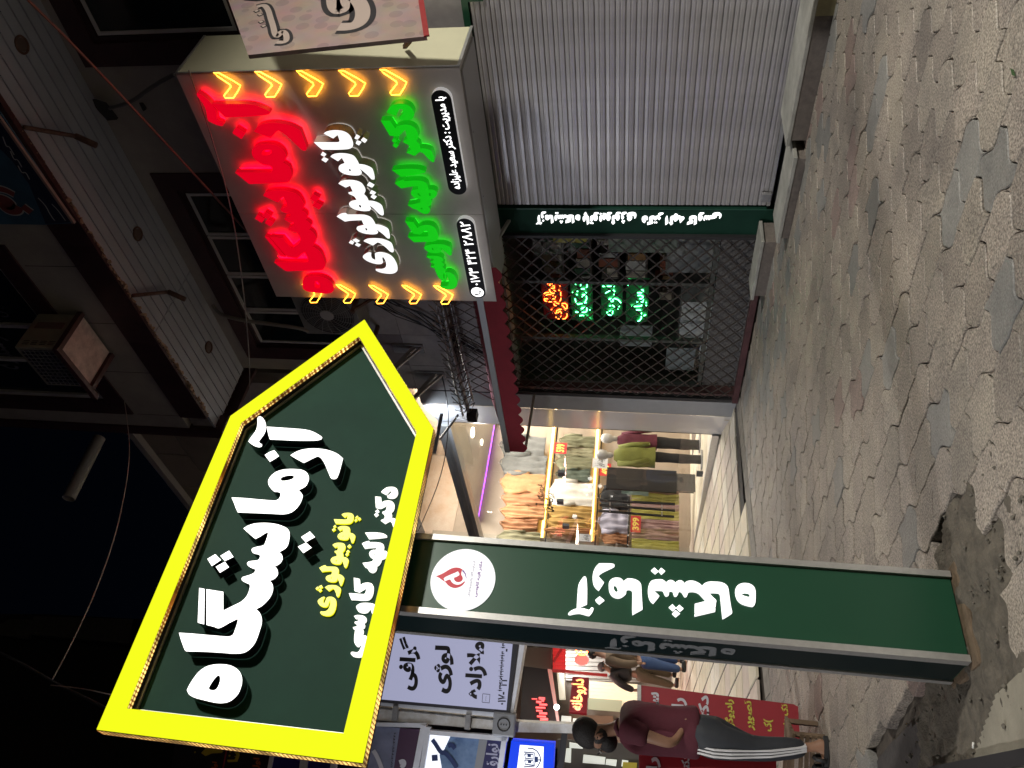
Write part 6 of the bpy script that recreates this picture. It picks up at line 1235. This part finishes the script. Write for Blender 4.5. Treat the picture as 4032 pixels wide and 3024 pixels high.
for dy in (-28, 0, 28):
    pts = [((1030, 762+dy), .145), ((1160, 768+dy), .195), ((1300, 775+dy), .198), ((1480, 790+dy*.9), .165), ((1620, 792+dy*.85), .157), ((1800, 782+dy*.75), .137), ((1920, 775+dy*.6), .118)]
    c3 = [q(p, d_*1.0) for p, d_ in pts]; b = MB(); v = []
    for i, c_ in enumerate(c3): v += [c_+MP.eu*.0055+MP.en*.008, c_-MP.eu*.0055+MP.en*.008, c_-MP.eu*.0055-MP.en*.04, c_+MP.eu*.0055-MP.en*.04]
    fs = [];
    for i in range(len(c3)-1):
        for j in range(4): fs.append((i*4+j, i*4+(j+1) % 4, i*4+4+(j+1) % 4, i*4+4+j))
    b.add(v, fs); b.build('white_stripe', stw, t)
# hair, beard, ear, nose, brow
def blob(c_, ax, name, m_, parent, rot=None):
    bm = bmesh.new(); bmesh.ops.create_icosphere(bm, subdivisions=3, radius=1)
    b = MB(); X, Y, Z = ax; b.add([c_+X*v.co.x+Y*v.co.y+Z*v.co.z for v in bm.verts], [tuple(v.index for v in f.verts) for f in bm.faces], 0, True); bm.free(); return b.build(name, m_, parent)
hd = q((160, 712)); fdir = (Lf*.80-U_*.60).normalized(); udir = (U_*.80+Lf*.60).normalized(); sdir = MP.en
blob(hd+udir*.022-fdir*.02, (fdir*.112, udir*.098, sdir*.092), 'hair', hairm, t)
blob(q((235, 722)), (fdir*.060, udir*.080, sdir*.088), 'hair', hairm, t)
blob(q((296, 772)), (fdir*.078, udir*.070, sdir*.080), 'beard', hairm, t)
blob(q((430, 870)), (Lf*.05, U_*.07, sdir*.06), 'shirt_shadow_fold', shirtm, t) if False else None
hc = q((205, 765)); nose = hc+fdir*.098-udir*.020
nd = [(hc+fdir*.070+udir*.010, .014), (nose, .016), (nose-udir*.016, .012)]; skin('nose', nd, [(0, 1), (1, 2)], skinm, t, 1)
b = MB(); b.tube([hc+fdir*.080+udir*.028+sdir*.016, hc+fdir*.074+udir*.032+sdir*.042], .006, 6); b.tube([hc+fdir*.080+udir*.028-sdir*.016, hc+fdir*.074+udir*.032-sdir*.042], .006, 6); b.build('eyebrow', hairm, t)
for s_ in (1, -1): blob(hc+fdir*.073+udir*.010+sdir*.030*s_, (fdir*.012, udir*.009, sdir*.014), 'eye', mat('eye_white', (.5, .48, .45), .3), t)
b = MB(); b.tube([hc+fdir*.086-udir*.040+sdir*.02, hc+fdir*.09-udir*.038, hc+fdir*.086-udir*.040-sdir*.02], .006, 6); b.build('lips', mat('lips', (.22, .09, .07), .5), t)
b = MB(); e0 = q((240, 695), .088); b.tube([e0+udir*.028, e0-fdir*.016+udir*.020, e0-fdir*.020, e0-fdir*.008-udir*.026, e0+fdir*.004-udir*.020, e0+fdir*.008+udir*.012], .0075, 8, closed=True); b.tube([e0-fdir*.010, e0+fdir*.002], .012, 8); b.build('ear', skinm, t)
sand = mat('black_sandal', (.02, .02, .022), .6)
b = MB(); s0, s1 = q((2118, 700), .065), q((2128, 1005), .085); 
for i, z in enumerate((0,)):
    dr = (s1-s0); dr.z = 0; dr.normalize(); sd_ = dr.cross(U_); n_ = 12; top = []
    for tt in range(24):
        an = tt*math.pi/12; c_ = (s0+s1)/2; c_.z = 0; Ln = (s1-s0).length/2; wd = .045*(1+.15*math.cos(an)); top.append(c_+dr*Ln*math.cos(an)+sd_*wd*math.sin(an))
    b.add([p+U_*.004 for p in top]+[p+U_*.030 for p in top], [tuple(range(24, 48)), tuple(range(24))[::-1]]+[(i, (i+1) % 24, 24+(i+1) % 24, 24+i) for i in range(24)])
so_ = b.build('sandal', sand, t)
b = MB()
for k in (.2, .45): c_ = (s0+s1)/2+dr*(s1-s0).length*(k-.1); c_.z = 0; b.tube([c_+sd_*.05+U_*.02, c_+sd_*.035+U_*.075, c_+U_*.09, c_-sd_*.035+U_*.075, c_-sd_*.05+U_*.02], .012, 6)
b.build('sandal_strap', sand, so_)
# crate under the other foot
fc = q((1775, 960), -.12); t2 = thing('wooden_crate', (fc.x, fc.y, 0), 'old brown wooden crate on which the man rests his other foot', 'crate')
cm_ = mat('old_crate_wood', (.16, .11, .07), .8, var=.35, vscale=9, bump=.4); H_ = fc.z-.045
for i in range(4):
    b = MB(); z0 = .02+i*(H_-.06)/4; b.beam(fc+MP.eu*.20+MP.en*.1-U_*(fc.z-z0-.02), fc-MP.eu*.20+MP.en*.1-U_*(fc.z-z0-.02), .02, (H_-.06)/4-.012); b.build('slat', cm_, t2)
for s_ in (-.19, .19):
    b = MB(); b.beam(fc+MP.eu*s_+MP.en*.09-U_*(fc.z-.0), fc+MP.eu*s_+MP.en*.09-U_*(fc.z-H_), .03, .03); b.beam(fc+MP.eu*s_-MP.en*.12-U_*(fc.z-.0), fc+MP.eu*s_-MP.en*.12-U_*(fc.z-H_), .03, .03); b.build('corner_post', cm_, t2)
b = MB()
for i in range(3): b.beam(fc+MP.eu*.21+MP.en*(.09-i*.1)-U_*(.045), fc-MP.eu*.21+MP.en*(.09-i*.1)-U_*.045, .085, .02)
b.build('top_board', cm_, t2)

def walker(foot, z, J_, cols, label, face, k='wk'):
    g_ = ground(*zz(k, foot), z); P_ = Pl(g_, rt0, (-fwd.x, -fwd.y, 0)); q = Pv(P_, k); t = thing('person', g_, label, 'person')
    F = P_.eu*face; sc = 1.0
    H, N, C, Pe = J_['head'], J_['neck'], J_['chest'], J_['hip']
    nd = [(q(Pe), (.09, .08)), (q(((Pe[0]+C[0])/2, (Pe[1]+C[1])/2)), (.08, .09)), (q(C), (.08, .10)), (q(N), .055), (q(((N[0]+H[0])/2, (N[1]+H[1])/2)), .06), (q(H), .095), (q((H[0]-25, H[1]+4)), .08)]; ed = [(i, i+1) for i in range(6)]
    for side, arm in ((1, J_['arm1']), (-1, J_['arm2'])):
        w = addc(nd, ed, 2, [(q((C[0]-25, C[1]), .19*side), .065), (q(arm[0], .24*side), .048), (q(arm[1], .2*side), .034), (q((arm[1][0]+22, arm[1][1]), .2*side), .034)])
        for f_ in range(4): addc(nd, ed, w, [(nd[w][0]-U_*.06+P_.en*(.03-.02*f_), .011), (nd[w][0]-U_*.10+P_.en*(.03-.02*f_), .009)])
        addc(nd, ed, w, [(nd[w][0]-U_*.03+F*.04, .011)])
    for side, leg in ((1, J_['leg1']), (-1, J_['leg2'])):
        w = addc(nd, ed, 0, [(q((Pe[0]+25, Pe[1]), .08*side), .07), (q(leg[0], .09*side), .05), (q(leg[1], .08*side), .042)])
        addc(nd, ed, w, [(nd[w][0]-U_*.05+F*.09, .036), (nd[w][0]-U_*.055+F*.17, .026)])
    skin('body', nd, ed, skinm, t, k=.86)
    nd = [(q((Pe[0]-15, Pe[1])), (.155, .15)), (q(((Pe[0]+C[0])/2, (Pe[1]+C[1])/2)), (.15, .165)), (q(C), (.155, .185)), (q(((C[0]+N[0])/2, (C[1]+N[1])/2)), .11)]; ed = [(0, 1), (1, 2), (2, 3)]
    for side, arm in ((1, J_['arm1']), (-1, J_['arm2'])): addc(nd, ed, 2, [(q((C[0]-25, C[1]), .19*side), .085), (q(arm[0], .24*side), .068), (q(arm[1], .2*side), .055)])
    skin('jacket', nd, ed, cols[0], t, k=1.12)
    nd = [(q((Pe[0]-10, Pe[1])), (.15, .145)), (q((Pe[0]+15, Pe[1])), (.15, .15))]; ed = [(0, 1)]
    for side, leg in ((1, J_['leg1']), (-1, J_['leg2'])): addc(nd, ed, 1, [(q((Pe[0]+45, Pe[1]), .08*side), .12), (q(leg[0], .09*side), .085), (q((leg[1][0]-15, leg[1][1]), .08*side), .062)])
    skin('trousers', nd, ed, cols[1], t, k=1.1)
    for side, leg in ((1, J_['leg1']), (-1, J_['leg2'])):
        a = q(leg[1], .08*side)-U_*.03; a.z = max(a.z, z+.04); skin('shoe', [(a-F*.05, .05), (a+F*.06, .05), (a+F*.17, .036)], [(0, 1), (1, 2)], mat('black_shoe', (.015, .015, .015), .4), t, 1)
    hc = q(H); blob(hc+U_*.035-F*.02, (F*.10, P_.en*.088, U_*.085), 'hair', cols[2], t)
    skin('nose', [(hc+F*.085+U_*.01, .014), (hc+F*.112-U_*.015, .015)], [(0, 1)], skinm, t, 1)
    b = MB(); b.tube([hc+P_.en*.088, hc+P_.en*.088-F*.012+U_*.02, hc+P_.en*.088-F*.02, hc+P_.en*.086-U_*.025], .01, 6, closed=True); b.build('ear', skinm, t)
    return t, q, hc, F, P_
W1 = walker((1958, 700), zp(17)+.0, dict(head=(1085, 500), neck=(1135, 530), chest=(1215, 590), hip=(1440, 590), arm1=((1330, 680), (1435, 735)), arm2=((1300, 500), (1400, 480)), leg1=((1680, 640), (1900, 705)), leg2=((1640, 560), (1880, 620))), (mat('black_jacket', (.014, .014, .016), .5), mat('brown_trousers', (.10, .075, .045), .8), mat('grey_hair', (.10, .10, .10), .7)), 'grey haired man with glasses in black jacket and brown trousers walking on the tiles', 1)
t, q, hc, F, P_ = W1; b = MB(); b.tube([hc+F*.095+U_*.02+P_.en*.03, hc+F*.07+U_*.02+P_.en*.075, hc+P_.en*.092+U_*.02], .006, 6); b.tube([hc+F*.098+U_*.015+P_.en*(.035+.02*math.cos(x)) + U_*.018*math.sin(x) for x in [i*math.pi/6 for i in range(12)]], .004, 5, closed=True); b.build('glasses', black, t)
W2 = walker((2058, 540), zp(15.5), dict(head=(985, 345), neck=(1060, 370), chest=(1180, 390), hip=(1500, 430), arm1=((1350, 430), (1480, 420)), arm2=((1300, 350), (1450, 360)), leg1=((1720, 470), (1980, 520)), leg2=((1720, 420), (1960, 455))), (mat('tan_jacket', (.12, .085, .055), .8), mat('blue_jeans', (.035, .07, .17), .8), hairm), 'person in tan jacket and blue jeans walking, partly hidden by the pylon edge', 1)

# ------------------------------------------------------------------ wires and hoses
def wire(nm, pts, r, m_, lab, cat='cable', sm=3, n=6):
    q_ = [Vector(p) for p in pts]
    for _ in range(sm): q_ = [q_[0]] + [x for a, b2 in zip(q_, q_[1:]) for x in (a.lerp(b2, .25), a.lerp(b2, .75))] + [q_[-1]]
    b = MB(); b.tube(q_, r, n); return tag(b.build('hose' if cat == 'hose' else 'cable', m_), lab, cat)
P5 = PX(5.0); P6 = PX(6.3)
wire('rod', [PX(5.2).hit(*zz('a', (20, -160))), PX(5.6).hit(*zz('a', (560, 370))), PX(6.2).hit(*zz('a', (1620, 1520)))], .011, mat('reddish_cable', (.22, .09, .08), .6), 'thick reddish cable running diagonally from the top corner to behind the sign box')
wire('rod', [PX(5.98).hit(*zz('a', (1232, 458))), PX(5.9).hit(*zz('a', (1360, 820))), PX(5.9).hit(*zz('a', (1500, 1300))), PX(5.9).hit(*zz('a', (1575, 1750))), PX(5.9).hit(982, 1380), PX(5.9).hit(984, 1590)], .006, mat('twisted_wire', (.3, .3, .3), .4, .5), 'thin guy wire from the sign box corner down past the arrow')
wire('rod', [PY(8).hit(478, 1510), PY(7.5).hit(500, 1640), PY(7).hit(515, 1800), PY(6.6).hit(470, 2060), PY(6.3).hit(390, 2300), PY(6).hit(290, 2520), PY(6).hit(206, 2676)], .005, mat('pale_wire', (.5, .42, .38), .5), 'long pale sagging wire crossing the dark sky beside the corner building')
wire('rod', [PY(6).hit(200, 2698), PY(5.5).hit(320, 2710), PY(5).hit(435, 2735)], .004, mat('pale_wire', (.5, .42, .38), .5), 'short pale wire from the sagging wire to behind the arrow')
wire('rod', [PY(9).hit(-20, 2560), PY(8.5).hit(100, 2620), PY(8).hit(200, 2680), PY(7.5).hit(300, 2730), PY(7).hit(440, 2800)], .018, mat('dim_cable', (.06, .06, .065), .7), 'bundle of dark overhead cables at the lower left of the sky')
wire('rod', [PX(6.85).hit(*zz('b', (1545, 560))), PX(6.7).hit(*zz('b', (1590, 620))), PX(6.6).hit(*zz('b', (1680, 650))), PX(6.5).hit(*zz('b', (1850, 680))), PX(6.5).hit(1180, 1290), PX(6.5).hit(1215, 1305)], .025, mat('beige_hose', (.28, .26, .23), .6), 'beige insulated hose leading from the soffit to the condenser unit', 'hose')
wire('rod', [PX(6.8).hit(*zz('a', (700, 710))), PX(6.6).hit(*zz('a', (860, 670))), PX(6.4).hit(*zz('a', (1000, 560))), PX(6.3).hit(*zz('a', (1140, 485)))], .022, mat('dim_hose', (.13, .13, .125), .6), 'grey taped hose hanging from a torn hole in the soffit to the sign box', 'hose')
for i, (p, s_) in enumerate((((690, 715), .13), ((935, 700), .05))):
    c_ = PX(6.78).hit(*zz('a', p)); random.seed(i+40); bm = bmesh.new(); [bm.verts.new(c_+Vector((random.uniform(-.3, .3), random.uniform(-1, 1), random.uniform(-.8, .8)))*s_) for _ in range(14)]; bmesh.ops.convex_hull(bm, input=bm.verts); bm.verts.index_update()
    b = MB(); b.add([v.co.copy() for v in bm.verts], [tuple(v.index for v in f.verts) for f in bm.faces]); bm.free(); tag(b.build('rag', mat('dark_rag', (.03, .03, .03), .9)), ('dark rag stuffed where the hose leaves the soffit', 'small dark clamp on the hose near the sign box')[i], 'rag')
wire('rod', [PX(6.6).hit(*zz('C', (240, -30))), PX(6.6).hit(*zz('C', (270, 100))), PX(6.7).hit(*zz('C', (288, 300))), PX(6.7).hit(*zz('C', (240, 640))), PX(6.7).hit(*zz('C', (80, 1005)))], .008, black, 'black cable hanging across the clothes shop transom to the arrow')

# ------------------------------------------------------------------ next building and far roofs
NB = thing('stone_building', (6.9, 12, 5.5), 'dark stone clad building beyond the corner building with pale cut stone tiles', 'building')
P69 = PX(6.95)
b = MB(); b.box(6.95, 9, 8.47, 30, 7.5, 9.9); b.box(7.05, 9, 16.2, 30, 3.6, 7.5); b.build('wall', mat('dim_stone_wall', (.19, .175, .15), .7, var=.12, vscale=1), NB)
random.seed(8)
for i in range(11):
    for j in range(3):
        b = MB(); y0 = 8.6+i*1.1+(.5 if j % 2 else 0); b.box(6.935-random.uniform(0, .004), 6.95, y0+.015, y0+1.085, 7.55+j*.78, 7.55+j*.78+.765); b.build('stone_slab', mat('cut_stone_%d' % (i*j % 2), ((.24, .21, .17), (.20, .18, .15))[i*j % 2], .65, var=.12, vscale=1.5), NB)
b = MB(); b.beam((6.85, 8.5, 9.75), (6.85, 24, 9.75), .12, .12); b.build('coping', mat('grey_coping', (.25, .25, .25), .7), NB)
t = thing('roof_pipe', (6.6, 9.4, 9.9), 'grey round pipe sticking out over the roof edge against the night sky', 'pipe')
pa, pb = PY(9.2).hit(*zz('sk', (490, 30))), PY(9.2).hit(*zz('sk', (338, 330))); b = MB(); b.tube([pa, pb], .09, 14, cap=False); b.build('pipe', mat('grey_pvc', (.25, .25, .25), .5), t)

FB = thing('far_building', (-6, 40, 0), 'far dim building with a pale parapet band low in the dark at the left', 'building')
P40 = PY(40)
b = MB(); quad(b, P40, 'sk', [(0, 900), (220, 900), (1400, 960), (1400, 1700), (0, 1700)], -3, 0); b.build('wall', mat('far_dark_wall', (.035, .033, .03), .9), FB)
b = MB(); quad(b, P40, 'sk', [(180, 920), (670, 935), (650, 1055), (160, 1010)], 0, .3); quad(b, P40, 'sk', [(0, 960), (60, 930), (180, 935), (150, 1030), (10, 1010)], -.2, .2); b.build('parapet', mat('far_parapet', (.13, .12, .10), .9, var=.2), FB)
t = thing('blue_shop_sign', (-8.6, 12.9, 1.2), 'glowing blue shop sign across the street, mirrored as streaks in the shutter slats', 'sign')
b = MB(); b.box(-8.6, -8.5, 12.75, 13.05, 1.2, 2.6); b.build('case', darkm, t)
b = MB(); b.box(-8.5, -8.47, 12.78, 13.02, 1.25, 2.55); b.build('lit_face', emi('blue_sign_face', (.15, .1, 1), 16), t)
# buildings across the street behind the viewer, seen only in reflections
b = MB(); b.box(-22, -21, -30, 40, -1, 7); tag(b.build('wall_across_street', mat('street_wall', (.12, .11, .10), .9, var=.2, vscale=.6)), 'plain dim wall across the street', 'wall')
